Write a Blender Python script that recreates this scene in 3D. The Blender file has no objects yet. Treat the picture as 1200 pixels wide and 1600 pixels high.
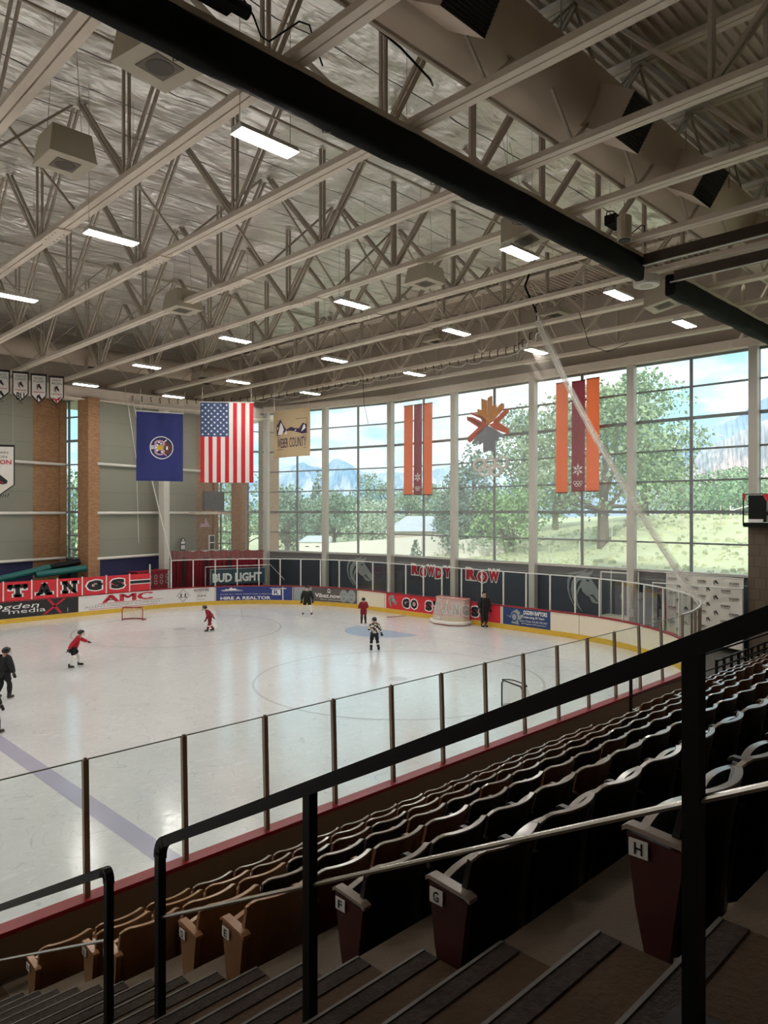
import bpy, bmesh, math, random
from mathutils import Vector, Matrix
R = math.radians
rnd = random.Random(7)
SC = bpy.context.scene
COL = SC.collection

# ---------------------------------------------------------------- camera, world, sun, exposure
# world axes: X along the rink towards the window wall, Y across the rink away from the stands, Z up from the ice
FP = 1130.0; CZ = 5.3
ca, sa = math.cos(R(45.25)), math.sin(R(45.25))
cam_d = bpy.data.cameras.new('camera'); cam = bpy.data.objects.new('camera', cam_d); COL.objects.link(cam)
cam.location = (0, 0, CZ); cam.rotation_euler = (R(90), 0, R(45.25 - 90))
cam_d.sensor_fit = 'VERTICAL'; cam_d.sensor_height = 36.0; cam_d.lens = 36.0*FP/1600.0
cam_d.clip_start = 0.05; cam_d.clip_end = 20000
SC.camera = cam
SC.view_settings.view_transform = 'Standard'; SC.view_settings.look = 'None'
SC.view_settings.gamma = 1.0; SC.view_settings.use_curve_mapping = False
SC.view_settings.exposure = 0.6
LAMP = 70.0          # radiance of the fluorescent tubes
SUN = 2.0
SKY = 1.25

W = bpy.data.worlds.new('sky'); SC.world = W; W.use_nodes = True
def build_world():
    nt = W.node_tree; N = nt.nodes; L = nt.links; N.clear()
    out = N.new('ShaderNodeOutputWorld'); bg = N.new('ShaderNodeBackground')
    tc = N.new('ShaderNodeTexCoord'); sep = N.new('ShaderNodeSeparateXYZ')
    mp = N.new('ShaderNodeMapping'); mp.inputs['Scale'].default_value = (3.0, 3.0, 9.0)
    no = N.new('ShaderNodeTexNoise'); no.inputs['Scale'].default_value = 1.5; no.inputs['Detail'].default_value = 7
    no.inputs['Roughness'].default_value = 0.55
    cr = N.new('ShaderNodeValToRGB'); cr.color_ramp.elements[0].position = 0.44; cr.color_ramp.elements[1].position = 0.64
    gr = N.new('ShaderNodeValToRGB'); gr.color_ramp.elements[0].position = 0.0; gr.color_ramp.elements[0].color = (0.40, 0.69, 0.80, 1)
    gr.color_ramp.elements[1].position = 0.5; gr.color_ramp.elements[1].color = (0.18, 0.50, 0.68, 1)
    mx = N.new('ShaderNodeMix'); mx.data_type = 'RGBA'; mx.inputs[7].default_value = (0.98, 1.0, 1.0, 1)
    L.new(tc.outputs['Generated'], mp.inputs[0]); L.new(mp.outputs[0], no.inputs['Vector'])
    # more cloud towards the near side of the valley (lower Y)
    L.new(tc.outputs['Generated'], sep.inputs[0])
    ma = N.new('ShaderNodeMath'); ma.operation = 'MULTIPLY_ADD'; ma.inputs[1].default_value = -0.28; ma.inputs[2].default_value = 0.17
    L.new(sep.outputs['Y'], ma.inputs[0])
    ad = N.new('ShaderNodeMath'); ad.operation = 'ADD'
    L.new(no.outputs['Fac'], ad.inputs[0]); L.new(ma.outputs[0], ad.inputs[1])
    L.new(ad.outputs[0], cr.inputs[0]); L.new(sep.outputs['Z'], gr.inputs[0])
    L.new(cr.outputs[0], mx.inputs[0]); L.new(gr.outputs[0], mx.inputs[6]); L.new(mx.outputs[2], bg.inputs[0])
    bg.inputs[1].default_value = SKY
    L.new(bg.outputs[0], out.inputs[0])
build_world()
sd = bpy.data.lights.new('sun', 'SUN'); sd.energy = SUN; sd.angle = R(2.0); sd.color = (1.0, 0.96, 0.88)
so = bpy.data.objects.new('sun', sd); COL.objects.link(so)
so.rotation_euler = Vector((0.62, 0.38, -0.72)).to_track_quat('-Z', 'Y').to_euler()   # from behind the stands, over the roof
SC.cycles.use_denoising = True
SC.cycles.transparent_max_bounces = 24
SC.cycles.max_bounces = 9
SC.cycles.caustics_reflective = False; SC.cycles.caustics_refractive = False

# ---------------------------------------------------------------- projection helpers (real distances worked out from the photograph)
def hit(x, y, h):
    "the place at height h that the photograph shows at pixel x, y"
    z = FP*(CZ - h)/(y - 800.0); X = (x - 600.0)/FP*z
    return Vector((ca*z + sa*X, sa*z - ca*X, h))
def at_depth(x, y, z):
    X = (x - 600.0)/FP*z
    return Vector((ca*z + sa*X, sa*z - ca*X, CZ - (y - 800.0)/FP*z))
def on_u(x, u):
    r = (x - 600.0)/FP
    return u*(sa - ca*r)/(ca + sa*r)
def px(p):
    z = ca*p[0] + sa*p[1]; X = sa*p[0] - ca*p[1]
    return 600 + FP*X/z, 800 - FP*(p[2] - CZ)/z
def depth(p): return ca*p[0] + sa*p[1]

# ---------------------------------------------------------------- materials
MATS = {}
def mat(name, col, rough=0.6, metal=0.0, vary=0.12, scale=3.0, bump=0.0, bscale=None, spec=0.5, emit=None, estr=0, sss=0, stretch=None):
    if name in MATS: return MATS[name]
    m = bpy.data.materials.new(name); m.use_nodes = True; nt = m.node_tree; N = nt.nodes; L = nt.links
    b = N['Principled BSDF']
    b.inputs['Roughness'].default_value = rough; b.inputs['Metallic'].default_value = metal
    b.inputs['Specular IOR Level'].default_value = spec
    tc = N.new('ShaderNodeTexCoord')
    src = tc.outputs['Object']
    if stretch:
        mp = N.new('ShaderNodeMapping'); mp.inputs['Scale'].default_value = stretch; L.new(src, mp.inputs[0]); src = mp.outputs[0]
    no = N.new('ShaderNodeTexNoise'); no.inputs['Scale'].default_value = scale; no.inputs['Detail'].default_value = 4
    L.new(src, no.inputs['Vector'])
    mx = N.new('ShaderNodeMix'); mx.data_type = 'RGBA'
    mx.inputs[6].default_value = (*[max(0, c*(1 - vary)) for c in col], 1)
    mx.inputs[7].default_value = (*[min(1, c*(1 + vary)) for c in col], 1)
    L.new(no.outputs['Fac'], mx.inputs[0]); L.new(mx.outputs[2], b.inputs['Base Color'])
    if bump:
        n2 = N.new('ShaderNodeTexNoise'); n2.inputs['Scale'].default_value = bscale or scale*6; n2.inputs['Detail'].default_value = 4
        L.new(src, n2.inputs['Vector'])
        bp = N.new('ShaderNodeBump'); bp.inputs['Strength'].default_value = bump; bp.inputs['Distance'].default_value = 0.02
        L.new(n2.outputs['Fac'], bp.inputs['Height']); L.new(bp.outputs[0], b.inputs['Normal'])
    if emit:
        b.inputs['Emission Color'].default_value = (*emit, 1); b.inputs['Emission Strength'].default_value = estr
    MATS[name] = m; return m
def s2l(r, g, b):
    f = lambda c: (c/255/12.92) if c <= 10 else ((c/255 + 0.055)/1.055)**2.4
    return (f(r), f(g), f(b))
def see_through(name, tint, alpha, rough=0.05, gloss=0.0, pattern=None, pscale=40):
    "a thin sheet: mostly transparent, with a faint film or threads"
    m = bpy.data.materials.new(name); m.use_nodes = True; nt = m.node_tree; N = nt.nodes; L = nt.links
    N.remove(N['Principled BSDF']); out = N['Material Output']
    tr = N.new('ShaderNodeBsdfTransparent'); tr.inputs[0].default_value = (*tint, 1)
    if gloss:
        g = N.new('ShaderNodeBsdfGlossy'); g.inputs['Roughness'].default_value = rough
        fr = N.new('ShaderNodeFresnel'); fr.inputs[0].default_value = 1.35
        mu = N.new('ShaderNodeMath'); mu.operation = 'MULTIPLY'; mu.inputs[1].default_value = gloss
        L.new(fr.outputs[0], mu.inputs[0])
        mx = N.new('ShaderNodeMixShader'); L.new(mu.outputs[0], mx.inputs[0]); L.new(tr.outputs[0], mx.inputs[1]); L.new(g.outputs[0], mx.inputs[2])
    else:
        d = N.new('ShaderNodeBsdfDiffuse'); d.inputs[0].default_value = (0.75, 0.72, 0.66, 1)
        mx = N.new('ShaderNodeMixShader'); mx.inputs[0].default_value = alpha
        if pattern:
            tc = N.new('ShaderNodeTexCoord'); br = N.new('ShaderNodeTexBrick'); br.offset = 0.0
            br.inputs['Scale'].default_value = pscale; br.inputs['Mortar Size'].default_value = pattern
            br.inputs['Brick Width'].default_value = 0.5; br.inputs['Row Height'].default_value = 0.5
            L.new(tc.outputs['UV'], br.inputs['Vector'])
            mr = N.new('ShaderNodeMapRange'); mr.inputs[3].default_value = alpha*0.3; mr.inputs[4].default_value = min(1, alpha*3)
            L.new(br.outputs['Fac'], mr.inputs[0]); L.new(mr.outputs[0], mx.inputs[0])
        L.new(tr.outputs[0], mx.inputs[1]); L.new(d.outputs[0], mx.inputs[2])
    L.new(mx.outputs[0], out.inputs[0]); MATS[name] = m; return m
def brick_mat(name, c1, c2, mortar, scale=1.0, w=0.2, h=0.068, ms=0.008, rough=0.85):
    m = bpy.data.materials.new(name); m.use_nodes = True; nt = m.node_tree; N = nt.nodes; L = nt.links
    b = N['Principled BSDF']; b.inputs['Roughness'].default_value = rough
    tc = N.new('ShaderNodeTexCoord'); br = N.new('ShaderNodeTexBrick')
    br.inputs['Scale'].default_value = scale; br.inputs['Brick Width'].default_value = w; br.inputs['Row Height'].default_value = h
    br.inputs['Mortar Size'].default_value = ms
    br.inputs['Color1'].default_value = (*c1, 1); br.inputs['Color2'].default_value = (*c2, 1); br.inputs['Mortar'].default_value = (*mortar, 1)
    L.new(tc.outputs['UV'], br.inputs['Vector']); L.new(br.outputs['Color'], b.inputs['Base Color'])
    MATS[name] = m; return m
M_ = dict(
    steel=mat('painted_steel', s2l(232, 218, 202), 0.5, vary=0.08),
    steel_dk=mat('web_steel', s2l(196, 182, 166), 0.55, vary=0.1),
    black=mat('black_paint', (0.004, 0.005, 0.005), 0.45, vary=0.2, spec=.22),
    blackfab=mat('black_fabric', (0.004, 0.004, 0.0045), 0.75, spec=.15, vary=0.3, bump=0.4, bscale=6),
    white=mat('white_paint', s2l(225, 222, 215), 0.5, vary=0.05),
    board=mat('white_board', s2l(232, 222, 200), 0.35, vary=0.06, scale=8),
    yellow=mat('yellow_kick', s2l(214, 176, 60), 0.45, vary=0.15, scale=4),
    redcap=mat('red_cap', s2l(150, 25, 38), 0.4, vary=0.1),
    outer=mat('board_back', s2l(132, 108, 82), 0.7, vary=0.1),
    taupe=mat('taupe_wall', s2l(184, 170, 156), 0.8, vary=0.05),
    panel=mat('grey_green_panel', s2l(138, 138, 124), 0.8, vary=0.05, scale=1),
    navy=mat('navy_wall', s2l(42, 44, 84), 0.7),
    darkwall=mat('slate_wall', s2l(64, 70, 82), 0.6, vary=0.15, scale=1.5),
    stone=mat('grey_stone', s2l(96, 98, 104), 0.8, vary=0.3, scale=9, bump=0.5),
    frame=mat('window_aluminium', s2l(132, 138, 140), 0.5, vary=0.05),
    column=mat('white_column', s2l(206, 202, 192), 0.5, vary=0.04),
    red=mat('banner_red', s2l(208, 40, 52), 0.5, vary=0.05),
    adblack=mat('advert_black', s2l(38, 38, 40), 0.4, vary=0.25, scale=5),
    adwhite=mat('advert_white', s2l(226, 224, 222), 0.4, vary=0.04),
    adblue=mat('advert_blue', s2l(48, 62, 130), 0.4, vary=0.12, scale=2),
    adnavy=mat('advert_navy', s2l(36, 62, 112), 0.4, vary=0.15, scale=3),
    adgrey=mat('advert_grey', s2l(92, 88, 86), 0.4, vary=0.5, scale=2.5),
    ink=mat('print_black', s2l(22, 22, 26), 0.5),
    inkwhite=mat('print_white', s2l(238, 238, 236), 0.5, vary=0.02),
    inkred=mat('print_red', s2l(190, 34, 56), 0.5, vary=0.03),
    inkgrey=mat('print_silver', s2l(150, 158, 158), 0.5, vary=0.05),
    inkgold=mat('print_gold', s2l(200, 170, 60), 0.5),
    inkpink=mat('print_pink', s2l(196, 150, 168), 0.5),
    inkbrown=mat('print_brown', s2l(92, 52, 40), 0.5),
    inkpurple=mat('print_purple', s2l(66, 48, 104), 0.5),
    bronze=mat('bronze_post', s2l(146, 128, 110), 0.35, metal=0.35, vary=0.1),
    alum=mat('pale_aluminium', s2l(222, 222, 216), 0.4, vary=0.04),
    concrete=mat('stand_concrete', s2l(104, 88, 70), 0.75, vary=0.2, scale=5, bump=0.3, bscale=60),
    tread=mat('stair_concrete', s2l(84, 66, 50), 0.9, spec=.2, vary=0.2, scale=4, bump=0.4, bscale=40),
    nosing=mat('stair_nosing', s2l(68, 60, 54), 0.9, spec=.15, vary=0.6, scale=30, bump=0.5, bscale=90),
    duct=mat('duct_paint', s2l(206, 188, 170), 0.6, vary=0.08, scale=1.0),
    ductin=mat('grille_dark', s2l(30, 26, 24), 0.7),
    deck=mat('ribbed_deck', s2l(206, 192, 178), 0.5, vary=0.05),
    cream=mat('cream_casing', s2l(196, 186, 166), 0.5, vary=0.04),
    skin=mat('skin', s2l(206, 160, 136), 0.5, vary=0.05),
    clothblack=mat('cloth_black', (0.010, 0.010, 0.012), 0.8, vary=0.3),
    clothred=mat('cloth_red', s2l(176, 22, 40), 0.8, vary=0.12),
    clothmaroon=mat('cloth_maroon', s2l(128, 20, 36), 0.8, vary=0.12),
    clothwhite=mat('cloth_white', s2l(228, 224, 216), 0.8, vary=0.05),
    helmet=mat('helmet_black', (0.012, 0.012, 0.013), 0.25),
    blade=mat('skate_blade', (0.75, 0.76, 0.78), 0.25, metal=0.9),
    goalred=mat('goal_red', s2l(150, 28, 34), 0.35),
    rim=mat('seat_glint_pale', s2l(164, 150, 140), 0.2, vary=0.1, spec=.9),  # window highlight along the seat edges, put into the colour
    glint_tan=mat('seat_rim_tan', s2l(176, 132, 96), 0.25, vary=0.08),  # the same edge highlight in a warmer tone
    edge=mat('step_edge', s2l(96, 90, 84), 0.6),
    wood=mat('seat_brown', s2l(122, 80, 56), 0.32, vary=0.15, scale=3, stretch=(6, 1, 1)),
    wood_dk=mat('seat_dark', s2l(34, 26, 26), 0.35, vary=0.2),
    wood_glow=mat('seat_brown_glow', s2l(150, 112, 78), 0.35, vary=0.12),  # brown seat with the glow off the ice put into its colour
    maroonpan=mat('end_panel_maroon', s2l(72, 28, 24), 0.5, vary=0.1),
    chrome=mat('rail_steel', s2l(205, 203, 198), 0.25, metal=0.9, vary=0.03),
    teal=mat('teal_cover', s2l(18, 96, 92), 0.5),
    crimson=mat('crimson_panel', s2l(140, 24, 44), 0.6, vary=0.2, scale=2),
)
M_['glass'] = see_through('rink_glass', (0.90, 0.955, 0.945), 0, 0.02, gloss=0.3)
def hazy_pane():
    m = see_through('window_glass', (0.93, 0.97, 0.97), 0, 0.02, gloss=0.4); nt = m.node_tree; N = nt.nodes; L = nt.links; out = N['Material Output']
    old = out.inputs[0].links[0].from_socket
    tl = N.new('ShaderNodeBsdfTranslucent'); tl.inputs[0].default_value = (0.80, 0.86, 0.86, 1); mx = N.new('ShaderNodeMixShader'); mx.inputs[0].default_value = 0.13  # translucent share stands in for glare and outdoor haze
    L.new(old, mx.inputs[1]); L.new(tl.outputs[0], mx.inputs[2]); L.new(mx.outputs[0], out.inputs[0]); return m
M_['pane'] = hazy_pane()
M_['net'] = see_through('safety_net', (1, 1, 1), 0.17, pattern=0.02, pscale=6)
M_['goalnet'] = see_through('goal_net', (1, 1, 1), 0.30, pattern=0.05, pscale=9)
M_['brick'] = brick_mat('tan_brick', s2l(172, 128, 88), s2l(148, 100, 68), s2l(150, 128, 104))
M_['block'] = brick_mat('concrete_block', s2l(112, 98, 82), s2l(104, 90, 76), s2l(80, 70, 60), w=0.41, h=0.41, ms=0.01)

# ---------------------------------------------------------------- mesh building
class MB:
    def __init__(s): s.v = []; s.f = []; s.mi = []; s.uv = []; s.smooth = False
    def add(s, vs, fs, mi=0, uvs=None):
        n = len(s.v); s.v += [Vector(p) for p in vs]
        for k, f in enumerate(fs):
            s.f.append([n + i for i in f]); s.mi.append(mi); s.uv.append(uvs[k] if uvs else None)
        return s
    def box(s, c, d, rz=0, mi=0):
        x, y, z = d[0]/2, d[1]/2, d[2]/2; m = Matrix.Rotation(rz, 3, 'Z'); c = Vector(c)
        vs = [c + m @ Vector((a*x, b*y, e*z)) for e in (-1, 1) for a, b in ((-1, -1), (1, -1), (1, 1), (-1, 1))]
        return s.add(vs, [(3, 2, 1, 0), (4, 5, 6, 7), (0, 1, 5, 4), (1, 2, 6, 5), (2, 3, 7, 6), (3, 0, 4, 7)], mi)
    def beam(s, p, q, w, h, up=(0, 0, 1), mi=0):
        p = Vector(p); q = Vector(q); d = (q - p).normalized(); up = Vector(up)
        if abs(d.dot(up)) > 0.98: up = Vector((1, 0, 0))
        sd_ = d.cross(up).normalized()*w/2; u2 = sd_.cross(d).normalized()*h/2
        vs = [e + a*sd_ + b*u2 for e in (p, q) for a, b in ((-1, -1), (1, -1), (1, 1), (-1, 1))]
        return s.add(vs, [(0, 1, 2, 3), (7, 6, 5, 4), (4, 5, 1, 0), (5, 6, 2, 1), (6, 7, 3, 2), (7, 4, 0, 3)], mi)
    def tube(s, pts, r, n=8, mi=0, close=True):
        pts = [Vector(p) for p in pts]; rs = r if isinstance(r, (list, tuple)) else [r]*len(pts)
        b = len(s.v); up = None
        for i, p in enumerate(pts):
            d = (pts[min(i + 1, len(pts) - 1)] - pts[max(i - 1, 0)]).normalized()
            if up is None: up = Vector((0, 0, 1)) if abs(d.z) < 0.9 else Vector((1, 0, 0))
            x = d.cross(up).normalized(); y = x.cross(d).normalized(); up = y
            for k in range(n):
                a = 2*math.pi*k/n; s.v.append(p + (x*math.cos(a) + y*math.sin(a))*rs[i])
        for i in range(len(pts) - 1):
            for k in range(n):
                k2 = (k + 1) % n
                s.f.append([b + i*n + k, b + i*n + k2, b + (i + 1)*n + k2, b + (i + 1)*n + k]); s.mi.append(mi); s.uv.append(None)
        if close:
            s.f.append([b + k for k in range(n)][::-1]); s.f.append([b + (len(pts) - 1)*n + k for k in range(n)]); s.mi += [mi, mi]; s.uv += [None, None]
        return s
    def lathe(s, c, prof, n=20, axis='z', mi=0):
        c = Vector(c); b = len(s.v)
        for r, h in prof:
            for k in range(n):
                a = 2*math.pi*k/n; s.v.append(c + Vector((r*math.cos(a), r*math.sin(a), h)))
        for i in range(len(prof) - 1):
            for k in range(n):
                k2 = (k + 1) % n
                s.f.append([b + i*n + k, b + i*n + k2, b + (i + 1)*n + k2, b + (i + 1)*n + k]); s.mi.append(mi); s.uv.append(None)
        s.f.append([b + k for k in range(n)][::-1]); s.f.append([b + (len(prof) - 1)*n + k for k in range(n)]); s.mi += [mi, mi]; s.uv += [None, None]
        return s
    def grid(s, fn, nu, nv, mi=lambda i, j: 0, us=1, vs=1):
        b = len(s.v)
        for j in range(nv + 1):
            for i in range(nu + 1): s.v.append(Vector(fn(i/nu, j/nv)))
        for j in range(nv):
            for i in range(nu):
                a = b + j*(nu + 1) + i
                s.f.append([a, a + 1, a + nu + 2, a + nu + 1]); s.mi.append(mi(i, j))
                s.uv.append([(i/nu*us, j/nv*vs), ((i + 1)/nu*us, j/nv*vs), ((i + 1)/nu*us, (j + 1)/nv*vs), (i/nu*us, (j + 1)/nv*vs)])
        return s
    def wallstrip(s, pts, z0, z1, close=False, mi=0):
        "vertical faces along a plan polyline, uv in metres"
        pts = [Vector((p[0], p[1], 0)) for p in pts]; acc = 0
        n = len(pts)
        for i in range(n if close else n - 1):
            a, b = pts[i], pts[(i + 1) % n]; l = (b - a).length
            s.add([(a.x, a.y, z0), (b.x, b.y, z0), (b.x, b.y, z1), (a.x, a.y, z1)], [(0, 1, 2, 3)], mi, [[(acc, z0), (acc + l, z0), (acc + l, z1), (acc, z1)]])
            acc += l
        if close:
            s.add([(p.x, p.y, z1) for p in pts], [tuple(range(n))], mi); s.add([(p.x, p.y, z0) for p in pts], [tuple(range(n))[::-1]], mi)
        return s
    def prism(s, poly, fn, t, mi=0):
        "2-D polygon pushed through fn(a, b, d) with thickness t"
        n = len(poly)
        fr = [fn(a, b, t) for a, b in poly]; bk = [fn(a, b, 0) for a, b in poly]
        return s.add(fr + bk, [tuple(range(n)), tuple(range(2*n - 1, n - 1, -1))] + [(i, n + i, n + (i + 1) % n, (i + 1) % n) for i in range(n)], mi)
    def build(s, name, m, parent=None, base=None, smooth=False):
        me = bpy.data.meshes.new(name)
        org = Vector((0, 0, 0))
        if parent is not None: org = ORG.get(parent.name, Vector((0, 0, 0)))
        elif base is not None: org = Vector(base)
        me.from_pydata([tuple(v - org) for v in s.v], [], s.f)
        ms = m if isinstance(m, (list, tuple)) else [m]
        for k in ms: me.materials.append(k)
        for i, p in enumerate(me.polygons):
            p.material_index = s.mi[i]; p.use_smooth = smooth
        if any(u is not None for u in s.uv):
            ul = me.uv_layers.new(name='UVMap')
            for p, u in zip(me.polygons, s.uv):
                if u:
                    for li, t in zip(p.loop_indices, u): ul.data[li].uv = t
        me.update()
        o = bpy.data.objects.new(name, me); COL.objects.link(o)
        if parent is not None: o.parent = parent; ORG[o.name] = org
        else: o.location = org; ORG[o.name] = org
        return o
ORG = {}
def tag(o, label=None, cat=None, group=None, kind=None):
    if label: o['label'] = label
    if cat: o['category'] = cat
    if group: o['group'] = group
    if kind: o['kind'] = kind
    return o
def thing(name, label, cat, loc=(0, 0, 0), group=None):
    o = bpy.data.objects.new(name, None); COL.objects.link(o); o.location = loc; ORG[o.name] = Vector(loc); o.empty_display_size = 0.2
    return tag(o, label, cat, group)
def struct(name, loc=(0, 0, 0)):
    o = bpy.data.objects.new(name, None); COL.objects.link(o); o.location = loc; ORG[o.name] = Vector(loc); o['kind'] = 'structure'; return o
def smesh(name, mb, m, smooth=False):
    o = mb.build(name, m, None, (0, 0, 0), smooth); o['kind'] = 'structure'; return o
def copy_tree(o, parent=None):
    c = o.copy(); COL.objects.link(c)
    if parent: c.parent = parent
    for ch in [k for k in CH.get(o.name, list(o.children))]: copy_tree(ch, c)
    return c
CH = {}
ORD = ['first', 'second', 'third', 'fourth', 'fifth', 'sixth', 'seventh', 'eighth', 'ninth', 'tenth', 'eleventh', 'twelfth', 'thirteenth', 'fourteenth',
       'fifteenth', 'sixteenth', 'seventeenth', 'eighteenth', 'nineteenth', 'twentieth', 'twenty-first', 'twenty-second', 'twenty-third', 'twenty-fourth',
       'twenty-fifth', 'twenty-sixth', 'twenty-seventh', 'twenty-eighth', 'twenty-ninth', 'thirtieth', 'thirty-first', 'thirty-second', 'thirty-third',
       'thirty-fourth', 'thirty-fifth', 'thirty-sixth', 'thirty-seventh', 'thirty-eighth', 'thirty-ninth', 'fortieth', 'forty-first', 'forty-second', 'forty-third', 'forty-fourth', 'forty-fifth']

# ---- lettering and flat art, pushed through a surface map fn(a, b, d): a rightwards, b up, d off the surface
TXT = {}
def text_mesh(st, bold=0.0):
    key = (st, bold)
    if key in TXT: return TXT[key]
    c = bpy.data.curves.new('t', 'FONT'); c.body = st; c.offset = bold; c.resolution_u = 2
    o = bpy.data.objects.new('t', c); COL.objects.link(o)
    me = bpy.data.meshes.new_from_object(o.evaluated_get(bpy.context.evaluated_depsgraph_get()))
    vs = [(v.co.x, v.co.y) for v in me.vertices]; fs = [tuple(p.vertices) for p in me.polygons]
    bpy.data.objects.remove(o); bpy.data.curves.remove(c); bpy.data.meshes.remove(me)
    TXT[key] = (vs, fs); return vs, fs
def put_text(mb, st, fn, x0, x1, y0, y1, d=0.006, bold=0.0, mi=0, shear=0.0):
    vs, fs = text_mesh(st, bold)
    if not vs: return mb
    ax, bx = min(v[0] for v in vs), max(v[0] for v in vs); ay, by = min(v[1] for v in vs), max(v[1] for v in vs)
    q = []
    for a, b in vs:
        t = (b - ay)/(by - ay)
        q.append(fn(x0 + (a - ax)/(bx - ax)*(x1 - x0) + shear*t*(y1 - y0), y0 + t*(y1 - y0), d))
    return mb.add(q, fs, mi)
def put_poly(mb, poly, fn, x0, y0, sx, sy, d=0.006, mi=0):
    return mb.add([fn(x0 + a*sx, y0 + b*sy, d) for a, b in poly], [tuple(range(len(poly)))], mi)
def rect(mb, fn, x0, x1, y0, y1, d=0.006, mi=0, n=1):
    return mb.grid(lambda i, j: fn(x0 + (x1 - x0)*i, y0 + (y1 - y0)*j, d), n, 1, lambda i, j: mi)
def ring(mb, fn, cx, cy, r0, r1, d=0.006, n=28, ex=1, ey=1, mi=0):
    vs = []
    for k in range(n):
        a = 2*math.pi*k/n; vs += [fn(cx + r0*math.cos(a)*ex, cy + r0*math.sin(a)*ey, d), fn(cx + r1*math.cos(a)*ex, cy + r1*math.sin(a)*ey, d)]
    return mb.add(vs, [(2*k, 2*k + 1, (2*k + 3) % (2*n), (2*k + 2) % (2*n)) for k in range(n)], mi)
def disc(mb, fn, cx, cy, r, d=0.006, n=24, ex=1, ey=1, mi=0):
    return mb.add([fn(cx + r*math.cos(2*math.pi*k/n)*ex, cy + r*math.sin(2*math.pi*k/n)*ey, d) for k in range(n)], [tuple(range(n))], mi)
def nrm(l): return [((a - 740)/220, (465 - b)/225) for a, b in l]
HORSE = [nrm([(850, 250), (895, 242), (885, 262), (905, 295), (935, 335), (960, 368), (957, 400), (930, 412), (900, 405), (885, 378), (862, 368), (842, 350), (835, 330), (825, 345), (812, 375), (815, 410), (830, 440), (845, 462), (805, 432), (782, 395), (772, 350), (777, 305), (798, 272)]),
         nrm([(762, 266), (750, 300), (750, 345), (765, 395), (795, 440), (822, 458), (788, 420), (767, 375), (761, 330), (767, 295), (785, 270)]),
         nrm([(742, 262), (800, 250), (848, 240), (880, 226), (852, 252), (800, 262)]),
         nrm([(880, 250), (912, 230), (900, 256), (888, 262)])]
HORSE_DARK = [nrm([(866, 284), (886, 288), (880, 299), (868, 296)]), nrm([(886, 372), (905, 362), (940, 402), (925, 398), (903, 376)]),
              nrm([(815, 300), (840, 288), (826, 318), (808, 350), (800, 390), (795, 350)])]
def horse(mb, fn, x0, y0, w, h, d=0.006, mi=0, mi2=1):
    for p in HORSE: put_poly(mb, p, fn, x0, y0, w, h, d, mi)
    for p in HORSE_DARK: put_poly(mb, p, fn, x0, y0, w, h, d + 0.004, mi2)
def plane_fn(o, ex, n=None):
    o = Vector(o); ex = Vector(ex).normalized(); ez = Vector((0, 0, 1))
    nn = Vector(n) if n else ex.cross(ez)
    return lambda a, b, d: o + ex*a + ez*b + nn*d
# ================================================================ THE SETTING
NY, FY, EX_, RC = 8.02, 36.95, 26.95, 8.5          # near board, far board, end board, corner radius
ZTOP, ZSILL = 11.55, 2.83
ROOF, FOIL = 15.05, 14.62
WB, WP = -22.0, -9.5                               # back wall, wall behind the stands
WX = 29.5                                          # window wall

# ---- rink outline: s is arc length, from the near side, round the end, to the far side
A1 = RC*math.pi/2
S1 = EX_ - RC; S2 = S1 + A1; S3 = S2 + (FY - NY - 2*RC); S4 = S3 + A1
def rink(s):
    if s <= S1: return Vector((s, NY, 0)), Vector((0, -1, 0))
    if s <= S2:
        t = (s - S1)/RC; n = Vector((math.sin(t), -math.cos(t), 0)); return Vector((S1, NY + RC, 0)) + n*RC, n
    if s <= S3: return Vector((EX_, NY + RC + s - S2, 0)), Vector((1, 0, 0))
    if s <= S4:
        t = (s - S3)/RC; n = Vector((math.cos(t), math.sin(t), 0)); return Vector((S1, FY - RC, 0)) + n*RC, n
    return Vector((S1 - (s - S4), FY, 0)), Vector((0, 1, 0))
def s_at(x, lo=26.0, hi=95.0):
    best = None
    for _ in range(60):
        mid = (lo + hi)/2; p, n = rink(mid)
        if px((p.x, p.y, 1.0))[0] > x: lo = mid
        else: hi = mid
    return lo
def board_fn(s0, off=0.0):
    "surface map on the inner face of the boards; a runs to the right as seen from the ice"
    def fn(a, b, d):
        p, n = rink(s0 - a); return p - n*(d - off) + Vector((0, 0, b))
    return fn
def board_strip(mb, sA, sB, off, z0, z1, mi=0, step=0.6):
    n = max(1, int(abs(sB - sA)/step))
    def fn(i, j):
        p, nn = rink(sA + (sB - sA)*i); return p + nn*off + Vector((0, 0, z0 + (z1 - z0)*j))
    return mb.grid(fn, n, 1, lambda i, j: mi, us=abs(sB - sA), vs=z1 - z0)
def board_solid(mb, sA, sB, o0, o1, z0, z1, mi=0):
    board_strip(mb, sA, sB, o0, z0, z1, mi); board_strip(mb, sB, sA, o1, z0, z1, mi)
    n = max(1, int(abs(sB - sA)/0.6))
    for z, fl in ((z1, 0), (z0, 1)):
        def fn(i, j):
            p, nn = rink(sA + (sB - sA)*i); return p + nn*((o0 if (j > 0.5) == bool(fl) else o1)) + Vector((0, 0, z))
        mb.grid(fn, n, 1, lambda i, j: mi)
    return mb

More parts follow.
